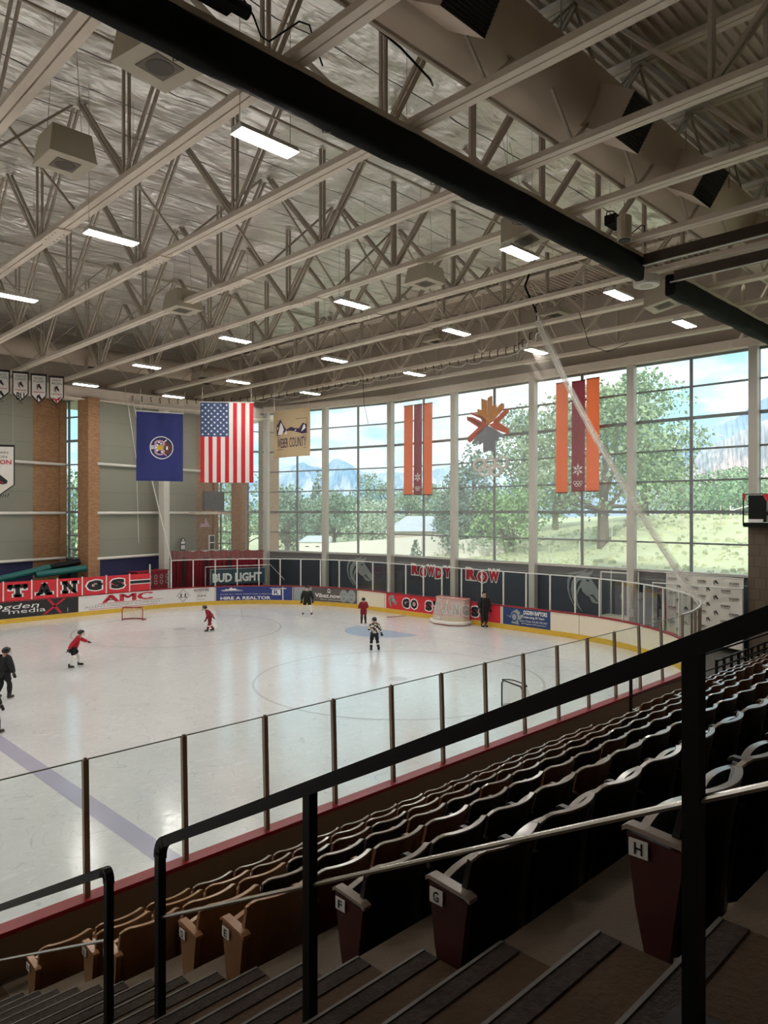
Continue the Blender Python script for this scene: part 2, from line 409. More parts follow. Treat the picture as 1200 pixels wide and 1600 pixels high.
# ---- ice
def ice_mat():
    m = bpy.data.materials.new('ice'); m.use_nodes = True; nt = m.node_tree; N = nt.nodes; L = nt.links; b = N['Principled BSDF']
    tc = N.new('ShaderNodeTexCoord')
    def noise(sc, st, det=4):
        mp = N.new('ShaderNodeMapping'); mp.inputs['Scale'].default_value = st; L.new(tc.outputs['Object'], mp.inputs[0])
        n = N.new('ShaderNodeTexNoise'); n.inputs['Scale'].default_value = sc; n.inputs['Detail'].default_value = det; L.new(mp.outputs[0], n.inputs['Vector']); return n
    n1 = noise(0.45, (1, 1, 1), 6); n2 = noise(3.2, (1.0, 2.2, 1), 9); n2.inputs['Distortion'].default_value = 1.2
    mx = N.new('ShaderNodeMix'); mx.data_type = 'RGBA'; mx.inputs[6].default_value = (0.70, 0.715, 0.73, 1); mx.inputs[7].default_value = (0.84, 0.845, 0.84, 1)
    L.new(n1.outputs['Fac'], mx.inputs[0])
    rr = N.new('ShaderNodeValToRGB'); rr.color_ramp.elements[0].position = 0.57; rr.color_ramp.elements[1].position = 0.70
    rr.color_ramp.elements[0].color = (0, 0, 0, 1); rr.color_ramp.elements[1].color = (0.4, 0.4, 0.4, 1)
    L.new(n2.outputs['Fac'], rr.inputs[0])
    m2 = N.new('ShaderNodeMix'); m2.data_type = 'RGBA'; m2.inputs[7].default_value = (0.93, 0.93, 0.93, 1)
    L.new(rr.outputs[0], m2.inputs[0]); L.new(mx.outputs[2], m2.inputs[6]); L.new(m2.outputs[2], b.inputs['Base Color'])
    # thin curved skate marks
    def marks(scale, mul, wd, amt, st):
        nn = noise(scale, st, 2); nn.inputs['Distortion'].default_value = 2.0
        a = N.new('ShaderNodeMath'); a.operation = 'MULTIPLY'; a.inputs[1].default_value = mul; L.new(nn.outputs['Fac'], a.inputs[0])
        f = N.new('ShaderNodeMath'); f.operation = 'FRACT'; L.new(a.outputs[0], f.inputs[0])
        t = N.new('ShaderNodeMath'); t.operation = 'LESS_THAN'; t.inputs[1].default_value = wd; L.new(f.outputs[0], t.inputs[0])
        k = N.new('ShaderNodeMath'); k.operation = 'MULTIPLY'; k.inputs[1].default_value = amt; L.new(t.outputs[0], k.inputs[0]); return k
    q1 = marks(0.5, 9, .05, .5, (1, 1, 1)); q2 = marks(0.9, 7, .05, .4, (.6, 1.7, 1)); q3 = marks(1.9, 6, .05, .35, (1.3, .8, 1))
    mA = N.new('ShaderNodeMix'); mA.data_type = 'RGBA'; mA.inputs[7].default_value = (0.50, 0.54, 0.58, 1); L.new(q1.outputs[0], mA.inputs[0]); L.new(m2.outputs[2], mA.inputs[6])
    mB = N.new('ShaderNodeMix'); mB.data_type = 'RGBA'; mB.inputs[7].default_value = (0.97, 0.98, 1.0, 1); L.new(q2.outputs[0], mB.inputs[0]); L.new(mA.outputs[2], mB.inputs[6])
    mC = N.new('ShaderNodeMix'); mC.data_type = 'RGBA'; mC.inputs[7].default_value = (0.97, 0.98, 1.0, 1); L.new(q3.outputs[0], mC.inputs[0]); L.new(mB.outputs[2], mC.inputs[6])
    L.new(mC.outputs[2], b.inputs['Base Color'])
    wv = N.new('ShaderNodeTexVoronoi'); wv.feature = 'DISTANCE_TO_EDGE'; wv.inputs['Scale'].default_value = 0.55
    n3 = noise(0.8, (1, 1, 1), 3); L.new(n3.outputs['Color'], wv.inputs['Vector'])
    mr = N.new('ShaderNodeMapRange'); mr.inputs[1].default_value = 0.35; mr.inputs[2].default_value = 0.75; mr.inputs[3].default_value = 0.08; mr.inputs[4].default_value = 0.24
    L.new(n2.outputs['Fac'], mr.inputs[0]); L.new(mr.outputs[0], b.inputs['Roughness'])
    bp = N.new('ShaderNodeBump'); bp.inputs['Strength'].default_value = 0.25; bp.inputs['Distance'].default_value = 0.01
    L.new(n2.outputs['Fac'], bp.inputs['Height']); L.new(bp.outputs[0], b.inputs['Normal'])
    b.inputs['IOR'].default_value = 1.5
    return m
M_['ice'] = ice_mat()
floor = struct('floor')
ol = [rink(s)[0] for s in [-21.9 + i*0.5 for i in range(int((S4 + 40 + 21.9)/0.5))]]
ol = [p for p in ol if p.x > -21.9]
mb = MB(); mb.add([(p.x, p.y, 0.0) for p in ol], [tuple(range(len(ol)))]); mb.build('ice_sheet', M_['ice'], floor)
mb = MB(); mb.add([(WB, WP, -0.04), (WX + 0.6, WP, -0.04), (WX + 0.6, 43, -0.04), (WB, 43, -0.04)], [(0, 1, 2, 3)])
mb.build('concrete_slab', mat('slab', s2l(96, 90, 84), 0.7), floor)
# markings under the ice
paint = mat('ice_blue_line', s2l(190, 188, 210), 0.15, vary=0.1, scale=1); paintc = mat('ice_crease', s2l(182, 204, 228), 0.15, vary=0.06)
paintg = mat('ice_faint_line', s2l(206, 202, 202), 0.15, vary=0.08, scale=1)
mb = MB(); mb.add([(5.25, NY + .02, .004), (5.62, NY + .02, .004), (5.62, FY - .02, .004), (5.25, FY - .02, .004)], [(0, 1, 2, 3)]); tag(mb.build('blue_line', paint, floor), 'wide faded blue line')
mb = MB(); fl = lambda a, b, d: Vector((a, b, d))
CYR = 22.9; GX = 22.9
mb.add([(GX, CYR - 1.9, .004)] + [(GX - 1.9*math.sin(math.pi*k/24), CYR - 1.9*math.cos(math.pi*k/24), .004) for k in range(25)][::-1], [tuple(range(26))[::-1]])
tag(mb.build('goal_crease', paintc, floor), 'pale blue goal crease')
for cx, cy in ((16.5, CYR - 6.9), (16.5, CYR + 6.9)):
    mb = MB(); ring(mb, fl, cx, cy, 4.5, 4.58, .004, 72); disc(mb, fl, cx, cy, 0.3, .004); mb.build('faceoff_circle', paintg, floor)
mb = MB(); mb.add([(GX, NY + 3, .0035), (GX + .05, NY + 3, .0035), (GX + .05, FY - 3, .0035), (GX, FY - 3, .0035)], [(0, 1, 2, 3)]); mb.build('goal_line', paintg, floor)

# ---- roof: ribbed metal deck, foil-faced blanket under its middle part
def ribs(mb, x0, x1, y0, y1, z, pitch=0.22, dep=0.07):
    n = int((y1 - y0)/pitch)
    prof = []
    for k in range(n):
        y = y0 + k*pitch
        prof += [(y, z), (y + pitch*.45, z), (y + pitch*.55, z - dep), (y + pitch*.9, z - dep)]
    prof.append((y0 + n*pitch, z))
    b = [(x0, y, h) for y, h in prof] + [(x1, y, h) for y, h in prof]; m = len(prof)
    return mb.add(b, [(i, i + 1, m + i + 1, m + i) for i in range(m - 1)])
ceil = struct('ceiling')
mb = MB(); ribs(mb, WB, WX + .5, WP, 8.6, ROOF); ribs(mb, 22.6, WX + .5, 8.6, 42, ROOF); mb.build('ribbed_deck', M_['deck'], ceil)
def foil_mat():
    m = bpy.data.materials.new('foil_blanket'); m.use_nodes = True; nt = m.node_tree; N = nt.nodes; L = nt.links; b = N['Principled BSDF']
    tc = N.new('ShaderNodeTexCoord')
    mp = N.new('ShaderNodeMapping'); mp.inputs['Scale'].default_value = (0.35, 1.6, 1); mp.inputs['Rotation'].default_value = (0, 0, R(62)); L.new(tc.outputs['Object'], mp.inputs[0])
    n1 = N.new('ShaderNodeTexNoise'); n1.inputs['Scale'].default_value = 2.2; n1.inputs['Detail'].default_value = 5; n1.inputs['Distortion'].default_value = 0.8; L.new(mp.outputs[0], n1.inputs['Vector'])
    bp = N.new('ShaderNodeBump'); bp.inputs['Strength'].default_value = 1.0; bp.inputs['Distance'].default_value = 0.11
    n4 = N.new('ShaderNodeTexNoise'); n4.inputs['Scale'].default_value = 0.9; n4.inputs['Detail'].default_value = 3; L.new(tc.outputs['Object'], n4.inputs['Vector'])
    b4 = N.new('ShaderNodeBump'); b4.inputs['Strength'].default_value = 1.0; b4.inputs['Distance'].default_value = 0.35; L.new(n4.outputs['Fac'], b4.inputs['Height']); L.new(b4.outputs[0], bp.inputs['Normal'])
    L.new(n1.outputs['Fac'], bp.inputs['Height']); L.new(bp.outputs[0], b.inputs['Normal'])
    b.inputs['Metallic'].default_value = 0.72; b.inputs['Roughness'].default_value = 0.30
    # black straps: run along the rink every 1.2 m
    sp = N.new('ShaderNodeSeparateXYZ'); L.new(tc.outputs['Object'], sp.inputs[0])
    m1 = N.new('ShaderNodeMath'); m1.operation = 'PINGPONG'; m1.inputs[1].default_value = 0.61; L.new(sp.outputs['Y'], m1.inputs[0])
    m2 = N.new('ShaderNodeMath'); m2.operation = 'LESS_THAN'; m2.inputs[1].default_value = 0.016; L.new(m1.outputs[0], m2.inputs[0])
    mx = N.new('ShaderNodeMix'); mx.data_type = 'RGBA'; mx.inputs[6].default_value = (*s2l(250, 246, 240), 1); mx.inputs[7].default_value = (0.02, 0.02, 0.02, 1)
    L.new(m2.outputs[0], mx.inputs[0]); L.new(mx.outputs[2], b.inputs['Base Color'])
    return m
M_['foil'] = foil_mat()
def foilh(x, y):
    t = (x - 4.1)/2.62; t = abs(t - round(t))*2
    return FOIL - 0.10*t*(0.6 + 0.4*math.sin(y*1.7 + x*0.9)) + 0.05*math.sin(y*3.1 + 2*math.sin(x))*t
mb = MB(); mb.grid(lambda i, j: (WB + (22.9 - WB)*i, 8.35 + (41 - 8.35)*j, foilh(WB + (22.9 - WB)*i, 8.35 + (41 - 8.35)*j)), 136, 90)
tag(mb.build('foil_blanket', M_['foil'], ceil, smooth=True), 'wrinkled silver foil insulation with black straps')

# ---- walls
mb = MB(); mb.wallstrip([(WB, WP), (WB, 43)], -0.05, ROOF); smesh('wall_back', mb, M_['taupe'])
mb = MB(); mb.wallstrip([(WX + .5, WP), (WB, WP)], -0.05, ROOF); smesh('wall_stands', mb, M_['taupe'])
# gypsum wall over the end windows, and over the far side eave
EWd = Vector((-0.233, 0.972, 0)); K0 = Vector((WX, 29.0, 0)); K1 = K0 + EWd*9.3      # the window wall bends inward at K0
mb = MB(); mb.wallstrip([(WX, WP), (WX, 29.0), (K1.x, K1.y), (K1.x + .2, 41)], ZTOP + .35, ROOF); smesh('wall_end_upper', mb, M_['taupe'])
mb = MB(); mb.wallstrip([(K1.x + .5, 38.75), (WB, 38.75)], 11.2, ROOF); smesh('wall_far_upper', mb, M_['taupe'])
mb = MB(); mb.beam((K1.x + 1, 38.35, 11.55), (WB, 38.35, 11.55), 0.5, 0.62); mb.beam((K1.x + 1, 38.2, 11.2), (WB, 38.2, 11.2), 0.8, 0.06); smesh('trim_far_eave_beam', mb, M_['steel'])
# soffit behind the eave beam
mb = MB(); mb.add([(WB, 38.4, 11.3), (K1.x + 1, 38.4, 11.3), (K1.x + 1, 43, 11.3), (WB, 43, 11.3)], [(0, 1, 2, 3)]); smesh('ceiling_far_soffit', mb, M_['taupe'])

def lower_wall(name, p, q, thick=0.25):
    p, q = Vector(p), Vector(q); d = (q - p).normalized(); n = Vector((-d.y, d.x, 0))   # n points outward for walls laid with inside on the right
    g = struct(name)
    mb = MB(); mb.wallstrip([p, q], -0.04, 2.45); mb.build('slate_panels', M_['darkwall'], g)
    mb = MB(); mb.wallstrip([p + n*-.04, q + n*-.04], 2.45, ZSILL - .04); mb.build('stone_band', M_['stone'], g)
    mb = MB(); mb.beam(p + Vector((0, 0, ZSILL)), q + Vector((0, 0, ZSILL)), .36, .09); mb.build('sill', M_['column'], g)
    return g
lower_wall('wall_end', (WX, 8.6, 0), K0); lower_wall('wall_end_corner', K0, K1)

# window bays: column lines found from the photograph
COLS = [9.6, 14.5, 19.45, 24.3, 29.0]
HZ = [-1.27, 0.0, 1.27, 2.54, 3.81, 5.08]
wn = 0
def window_bay(p, q, z0, z1, hz, mids=(0.5,), head=True):
    global wn
    wn += 1
    p, q = Vector(p), Vector(q); g = struct('window_%d' % wn, p); L_ = (q - p); l = L_.length
    U = Vector((0, 0, 1))
    mb = MB()
    for e in (p, q): mb.beam(e + U*z0, e + U*z1, .07, .12, L_)
    mb.beam(p + U*z1, q + U*z1, .12, .12); mb.beam(p + U*z0, q + U*z0, .12, .1)
    mb.build('window_frame', M_['frame'], g)
    mb = MB()
    for t in mids: mb.beam(p + L_*t + U*z0, p + L_*t + U*z1, .07, .12, L_)
    if mids: mb.build('mullion', M_['frame'], g)
    mb = MB()
    for h in hz: mb.beam(p + U*(CZ + h), q + U*(CZ + h), .1, .13 if abs(h) < .01 or abs(h - 3.81) < .01 else .07)
    mb.build('transom', M_['frame'], g)
    mb = MB(); mb.add([p + U*z0, q + U*z0, q + U*z1, p + U*z1], [(0, 1, 2, 3)]); mb.build('pane', M_['pane'], g)
    return g
cn = 0
def column(p, d, w=.31, dep=.3, z1=ZTOP + .4, z0=0):
    "white steel column standing inside the glass line"
    global cn
    cn += 1; d = Vector(d).normalized(); n = Vector((-d.y, d.x, 0)); p = Vector(p)
    mb = MB(); mb.beam(p + Vector((0, 0, z0)), p + Vector((0, 0, z1)), dep, w, d)
    c = p
    o = mb.build('column', M_['column'], None, (c.x, c.y, 0)); o['kind'] = 'structure'; o.name = 'wall_column'
pts = [Vector((WX, y, 0)) for y in COLS] 
bend = [K0 + EWd*4.65, K1]
for i in range(4): window_bay(pts[i], pts[i + 1], ZSILL, ZTOP, HZ)
window_bay(pts[4], bend[0], ZSILL, ZTOP, HZ, (0.52,)); window_bay(bend[0], bend[1], ZSILL, ZTOP, HZ, (0.5,))
window_bay(Vector((WX, 5.0, 0)), pts[0] - Vector((0, .1, 0)), ZSILL, ZTOP, HZ)
for p in pts: column(p + Vector((-.22, 0, 0)), (0, 1, 0))
for p in bend: column(p + Vector((-.22, -.05, 0)), EWd)
mb = MB(); mb.beam((WX - .1, 4.5, ZTOP + .2), (WX - .1, 29.0, ZTOP + .2), .7, .34); mb.beam(K0 + Vector((-.1, 0, ZTOP + .2)), K1 + Vector((-.1, 0, ZTOP + .2)), .7, .34); smesh('trim_end_header', mb, M_['steel'])

# ---- saw-tooth far wall
D1 = Vector((0.955, 0.297, 0)); D2 = Vector((0.297, -0.955, 0))
def tooth(end, length, idx, brick, colat=None):
    "one saw-tooth: wall running to its end point, then a stepped return with a tall window and a brick pilaster"
    e = Vector(end); st = e - D1*length
    g = struct('wall_far_%s' % idx)
    bk = e - D1*brick
    mb = MB(); mb.wallstrip([st, bk], ZSILL, 11.3)
    mb.build('grey_panels', M_['panelj'], g)
    mb = MB(); mb.wallstrip([st, bk], -0.04, ZSILL); mb.build('navy_base', M_['navy'], g)
    mb = MB(); mb.wallstrip([bk, e], -0.04, 11.3); mb.build('brick_pier', M_['brick'], g)
    nn = Vector((0.297, -0.955, 0))*.12
    mb = MB()
    for h in (ZSILL, 5.25, 7.85): mb.tube([st + nn + Vector((0, 0, h)), e + nn - D1*.1 + Vector((0, 0, h))], .075, 8)
    mb.build('girt', M_['white'], g)
    # return: slim brick jamb, window, brick pilaster
    w0 = e + D2*.02; w1 = e + D2*1.55; r1 = e + D2*2.35
    mb = MB(); mb.wallstrip([e - D1*.4, e - D1*.4 + D2*.14, e + D2*.14, e], -0.04, 11.3, True); mb.build('brick_jamb', M_['brick'], g)
    mb = MB(); mb.wallstrip([w1, w1 - D1*.45, r1 - D1*.45, r1, r1 + D1*.3, w1 + D1*.3], -0.04, 11.3, True); mb.build('brick_pilaster', M_['brick'], g)
    mb = MB(); mb.wallstrip([w0, w1], -0.04, ZSILL); mb.build('window_base', M_['darkwall'], g)
    window_bay(w0, w1, ZSILL, 11.3, HZ + [-2.0], (0.2,))
    return r1
def panelj():
    m = brick_mat('grey_green_panels', s2l(140, 140, 126), s2l(136, 137, 124), s2l(104, 104, 96), w=5.0, h=1.27, ms=0.006)
    m.node_tree.nodes['Brick Texture'].offset = 0; return m
M_['panelj'] = panelj()
r1 = tooth((15.3, 39.95, 0), 14.0, 'side', 1.95)
r2 = tooth((25.15, 40.65, 0), 9.5, 'corner', 1.9)
mb = MB(); mb.wallstrip([r2, (K1.x + .1, K1.y, 0)], -0.04, ZSILL); smesh('wall_corner', mb, M_['crimson'])
window_bay(Vector((r2.x, r2.y, 0)), Vector((K1.x - .2, K1.y, 0)), ZSILL, 11.5, HZ, ())
mb = MB(); mb.wallstrip([(WB, 39.0), (1.9, 39.0)], -0.04, 11.3); smesh('wall_far', mb, M_['panelj'])
# white steel column in front of the far wall
pc = at_depth(256.5, 800, 41.6); mb = MB(); mb.beam((pc.x, pc.y, 0), (pc.x, pc.y, 11.4), .42, .42, D1)
o = mb.build('wall_column', M_['column'], None, (pc.x, pc.y, 0)); o['kind'] = 'structure'
# concrete block wall at the end of the stands
mb = MB(); mb.wallstrip([(28.5, 9.55), (28.5, WP), (29.3, WP), (29.3, 9.55)], -0.04, 4.75, True); smesh('wall_block', mb, M_['block'])
# ================================================================ ROOF STEEL, DUCTS, LAMPS
HB = 12.05                      # underside of bottom chords
TX = [4.1 + 2.62*i for i in range(10)]
NODES = [-5.2 + 4.88*j for j in range(10)]
HT = 14.80
def build_truss(x, far=True):
    y0, y1 = -9.3, 38.6
    t = thing('roof_truss', 'roof truss', 'truss', (x, 15.0, HB))
    for nm, z, w in (('bottom_chord', HB + .06, .13), ('top_chord', HT, .12)):
        mb = MB()
        for sx in (-1, 1): mb.beam((x + sx*.085, y0, z), (x + sx*.085, y1, z), .14, .12)
        mb.build(nm, M_['steel'], t)
    for k, y in enumerate(NODES):
        for kind, yy, w in (('vertical', y, .07), ('diagonal', y + 2.44, .075), ('diagonal', y - 2.44, .075)):
            if yy < y0 or yy > y1 or y > y1: continue
            mb = MB()
            for sx in (-1, 1): mb.beam((x + sx*.06, y, HB + .1), (x + sx*.06, yy, HT - .02), .045, w, (0, 1, 0) if kind == 'vertical' else (0, 0, 1))
            mb.build(kind, M_['steel_dk'], t)
    for y in NODES:                      # gusset and splice plates
        pass
    mb = MB(); mb.beam((x, 17.6, HB - .02), (x, 18.9, HB - .02), .34, .03)
    for sx in (-.1, .1):
        for k in range(4): mb.lathe((x + sx, 17.9 + .2*k, HB - .06), [(.022, 0), (.022, .03)], 6)
    mb.build('splice_plate', M_['steel'], t)
    for y in (7.06, 16.8, 26.6, 36.3):
        for dx in (-2.62, 2.62):
            if not (1 < x + dx < 28.5): continue
            mb = MB(); mb.beam((x, y, HT - .05), (x + dx, y + .03, HB + .14), .05, .05); mb.build('sway_brace', M_['steel_dk'], t)
    return t
for i, x in enumerate(TX):
    t = build_truss(x)
    k = len(TX) - 1 - i
    t['label'] = ('pale grey steel roof truss nearest the window wall' if k == 0 else
                  'cropped pale grey steel roof truss nearest the viewer, top left' if i == 0 else
                  'pale grey steel roof truss, %s from the window wall' % ORD[k])
    t['group'] = 'parallel roof trusses across the rink'
# long pipes running along the rink
def pipe(y, z, r, x0, x1, label, m='steel_dk'):
    mb = MB(); mb.tube([(x0, y, z), (x1, y, z)], r, 8); tag(mb.build('ceiling_pipe', M_[m], None, (x0, y, z)), label, 'pipe', 'pipes along the roof')
pipe(7.4, HB + .2, .045, -5, 27.5, 'thin dark pipe on the truss chords below the big round duct')
pipe(16.8, HT - .12, .035, -5, 24, 'thin pipe under the foil through the middle of the trusses')
pipe(12.0, HT - 1.5, .03, -5, 24, 'thin conduit hanging halfway up the trusses behind the black curtain')
pipe(26.6, HT - .3, .035, -5, 24, 'thin pipe under the foil on the far half of the roof')

# ---- big round duct over the stands
DY, DZ, DR = 7.6, 13.45, 0.78
dt = thing('round_duct', 'huge round beige air duct running along above the stands', 'duct', (10, DY, DZ))
mb = MB(); mb.tube([(x, DY, DZ) for x in [-6 + k*.7 for k in range(48)]], [DR*(1 + (0.006 if k % 2 else 0)) for k in range(48)], 40); 
tag(mb.build('duct_body', M_['duct'], dt, smooth=True))
mb = MB()
for x in [-2 + 2.62*k for k in range(12)]: mb.tube([(x, DY + DR + .02, ROOF), (x, DY + DR + .02, DZ)], .012, 5); mb.tube([(x, DY - DR - .02, ROOF), (x, DY - DR - .02, DZ)], .012, 5)
mb.build('hanger_rod', M_['steel_dk'], dt)
def duct_outlet(x):
    g = bpy.data.objects.new('outlet', None)
    # box leaves the duct downward and towards the stands
    dd = Vector((0, -0.84, -0.54)); up = Vector((0, -0.54, 0.84)); c = Vector((x, DY, DZ)); w = 1.0; h = .8; l0, l1 = .35, 1.5
    def P8(l, a, b): return c + dd*l + Vector((1, 0, 0))*a*w/2 + up*b*h/2
    mb = MB(); vs = [P8(l, a, b) for l in (l0, l1) for a, b in ((-1, -1), (1, -1), (1, 1), (-1, 1))]
    mb.add(vs, [(4, 5, 1, 0), (5, 6, 2, 1), (6, 7, 3, 2), (7, 4, 0, 3)])
    b = mb.build('outlet_box', M_['duct'], dt)
    mb = MB(); vs = [P8(l1 - .02, a, b_) for a, b_ in ((-1, -1), (1, -1), (1, 1), (-1, 1))]; mb.add(vs, [(0, 1, 2, 3)])
    for k in range(14):
        t = -0.95 + 1.9*k/13; mb.beam(P8(l1 - .01, -1, t), P8(l1 - .01, 1, t), .02, .02)
    tag(mb.build('outlet_grille', M_['ductin'], b), 'black outlet grille')
for x in (8.1, 13.0, 16.6, 21.5): duct_outlet(x)

# ---- far duct
d2 = thing('round_duct', 'long round beige duct along the far side wall under the roof', 'duct', (12, 36.9, 13.2))
mb = MB(); mb.tube([(x, 36.9, 13.25) for x in [-4 + k*1.0 for k in range(30)]], .5, 24); mb.build('duct_body', M_['duct'], d2, smooth=True)
for x in (8.5, 15.5, 21.5):
    mb = MB(); mb.box((x, 36.3, 12.85), (1.1, .5, .5)); o = mb.build('outlet_box', M_['duct'], d2)
    mb = MB(); mb.box((x, 36.3, 12.59), (.95, .4, .02)); mb.build('outlet_grille', M_['ductin'], o)

# ---- black rolled curtains and their tracks
def curtain(x0, x1, label):
    t = thing('rolled_curtain', label, 'curtain', (x0, 8.75, 11.4))
    y = 8.75
    mb = MB()
    def prof(x, a):
        w = .02*math.sin(x*2.1 + a*3) + .012*math.sin(x*5.3 + a)
        q = lambda c: math.copysign(abs(c)**.45, c); ay = q(math.cos(a))*(.15 + w*.5); az = q(math.sin(a))*(.30 + w*.5)
        return (x, y + ay, 11.66 + az)
    n = int((x1 - x0)*3)
    mb.grid(lambda i, j: prof(x0 + (x1 - x0)*i, 2*math.pi*j), n, 24)
    for xx in (x0, x1): mb.add([prof(xx, 2*math.pi*k/16) for k in range(16)], [tuple(range(16))])
    mb.build('curtain_roll', M_['blackfab'], t, smooth=True)
    mb = MB(); mb.beam((x0, y, 12.0), (x1, y, 12.0), .22, .1); mb.build('track', M_['steel_dk'], t)
    mb = MB()
    for k in range(int((x1 - x0)/2.62)): mb.tube([(x0 + 1 + 2.62*k, y + .18, 11.95), (x0 + 1 + 2.62*k, y + .2, 11.4), (x0 + 1.02 + 2.62*k, y, 11.33)], .008, 5)
    mb.build('tie_strap', M_['black'], t)
curtain(-4.0, 18.1, 'long black rolled curtain hanging under the trusses above the near boards')
curtain(19.95, 28.9, 'shorter black rolled curtain at upper right near the windows')
for x, lb in ((18.1, 'dark steel curtain track crossing over the stands, nearer one'), (19.95, 'dark steel curtain track crossing over the stands beside the windows')):
    t = thing('curtain_track', lb, 'track', (x, 5, 11.9))
    mb = MB(); mb.beam((x, 8.6, 11.86), (x, -8, 11.86), .16, .28); mb.build('track_body', mat('track_brown', s2l(74, 62, 54), .5), t)
    mb = MB(); mb.beam((x - .1, 8.7, 11.7), (x - .1, -8, 11.7), .05, .03); tag(mb.build('edge_strip', M_['alum'], t), 'pale lower edge strip')

# ---- fluorescent fixtures
def lamp_mat():
    m = bpy.data.materials.new('lit_tube'); m.use_nodes = True; nt = m.node_tree; N = nt.nodes; L = nt.links; N.remove(N['Principled BSDF'])
    e = N.new('ShaderNodeEmission'); tc = N.new('ShaderNodeTexCoord'); no = N.new('ShaderNodeTexNoise'); no.inputs['Scale'].default_value = 2
    L.new(tc.outputs['Object'], no.inputs['Vector']); mx = N.new('ShaderNodeMix'); mx.data_type = 'RGBA'
    mx.inputs[6].default_value = (1.0, 0.93, 0.84, 1); mx.inputs[7].default_value = (1.0, 0.96, 0.90, 1)
    L.new(no.outputs['Fac'], mx.inputs[0]); L.new(mx.outputs[2], e.inputs[0]); e.inputs[1].default_value = LAMP
    L.new(e.outputs[0], N['Material Output'].inputs[0]); return m
M_['lit'] = lamp_mat()
def fixture():
    t = thing('fluorescent_light', 'x', 'light', (0, 0, 0))
    mb = MB(); prof = [(-.17, 0), (.17, 0), (.11, .11), (-.11, .11)]
    vs = [(s_*.57, a, b) for s_ in (-1, 1) for a, b in prof]
    mb.add(vs, [(0, 1, 2, 3), (7, 6, 5, 4), (1, 5, 6, 2), (2, 6, 7, 3), (3, 7, 4, 0)]); a = mb.build('housing', M_['white'], t)
    mb = MB(); mb.add([(-.55, -.155, .005), (.55, -.155, .005), (.55, .155, .005), (-.55, .155, .005)], [(3, 2, 1, 0)])
    for k in range(3): mb.tube([(-.53, -.1 + .1*k, -.005), (.53, -.1 + .1*k, -.005)], .016, 6)
    b = mb.build('lit_tubes', M_['lit'], t)
    mb = MB()
    for s_ in (-.5, .5): mb.tube([(s_, 0, .11), (s_, 0, 3.2)], .006, 4)
    c = mb.build('hanger_wire', M_['steel_dk'], t)
    CH[t.name] = [a, b, c]; return t
fx = fixture(); used = False
colnames = ['nearest the black curtain', 'second row from the black curtain', 'middle row', 'fourth row from the black curtain', 'row nearest the far side wall']
rows = [(-14.0, [9.75, 15.6, 21.8, 28.5, 34.8]), (-7.0, [9.75, 15.6, 21.8, 28.5, 34.8]), (0.0, [9.75, 15.6, 21.8, 28.5, 34.8]), (6.98, [9.8, 15.6, 21.83, 28.5, 34.6]), (14.2, [9.8, 15.64, 21.76, 28.36, 34.55]),
        (18.9, [9.74, 15.59, 21.87, 28.71, 34.77]), (23.3, [9.74, 15.34, 21.61, 28.85, 34.86])]
depthn = ['behind the viewer', 'behind the viewer', 'beside the viewer', 'front rank closest to the viewer', 'second rank from the viewer', 'third rank from the viewer', 'rank closest to the windows']
for ri, (x, ys) in enumerate(rows):
    for ci, y in enumerate(ys):
        o = fx if not used else copy_tree(fx); used = True
        o.location = (x, y, 11.35); ORG[o.name] = Vector(o.location)
        o['label'] = 'lit fluorescent ceiling light, %s, %s' % (colnames[ci], depthn[ri]); o['group'] = 'fluorescent lights over the ice'

# ---- square unit speakers and round ones
def speaker_box(loc, rz, tilt, label, s=.62, h=.42):
    t = thing('ceiling_speaker', label, 'speaker', loc, 'square ceiling speakers'); t.rotation_euler = (tilt, 0, rz); ORG[t.name] = Vector((0, 0, 0))
    mb = MB(); b0 = s/2; b1 = s/2*.82
    vs = [(a*b0, b*b0, 0) for a, b in ((-1, -1), (1, -1), (1, 1), (-1, 1))] + [(a*b1, b*b1, h) for a, b in ((-1, -1), (1, -1), (1, 1), (-1, 1))]
    mb.add(vs, [(3, 2, 1, 0), (4, 5, 6, 7), (0, 1, 5, 4), (1, 2, 6, 5), (2, 3, 7, 6), (3, 0, 4, 7)]); mb.build('casing', M_['cream'], t)
    mb = MB(); mb.box((0, 0, -.006), (s*.5, s*.5, .012)); g = mb.build('grille', mat('grille_grey', s2l(120, 110, 98), .7, vary=.3, scale=60), t)
    mb = MB(); mb.lathe((0, 0, -.02), [(s*.2, 0), (s*.21, .012)], 28); mb.build('cone_cover', mat('grille_dark2', s2l(92, 84, 76), .7), g)
    mb = MB()
    for a in (-1, 1): mb.tube([(a*b1*.9, 0, h), (a*b1*.5, 0, 2.6)], .006, 4)
    mb.build('hanger_wire', M_['steel_dk'], t)
speaker_box((4.95, 9.5, 11.6), R(10), 0, 'big cream square speaker beside the black curtain at upper left', .95, .62)
speaker_box((4.9, 12.8, 11.32), 0, 0, 'cream box speaker at far left near the picture edge', .8, .5)
speaker_box((14.4, 12.96, 11.4), 0, 0, 'cream box speaker hanging between trusses in the middle of the roof', .8, .42)
speaker_box((14.4, 9.75, 11.7), R(8), R(-12), 'tilted cream speaker beside a lit light under the black curtain', .9, .6)
speaker_box((21.8, 9.74, 11.65), R(5), R(-10), 'tilted pale square speaker beside the shorter black curtain', .95, .5)
speaker_box((12.0, 21.5, 11.9), 0, 0, 'faint cream box speaker above the rows of lights at left', .95, .6)
speaker_box((22.5, 19.6, 12.3), 0, 0, 'flat white square speaker between the far trusses', .9, .2)
speaker_box((22.5, 14.0, 12.3), 0, 0, 'flat white square speaker near the net top', .9, .2)
speaker_box((19.9, 33.5, 12.3), 0, 0, 'small flat cream speaker above the blue flag', .8, .3)
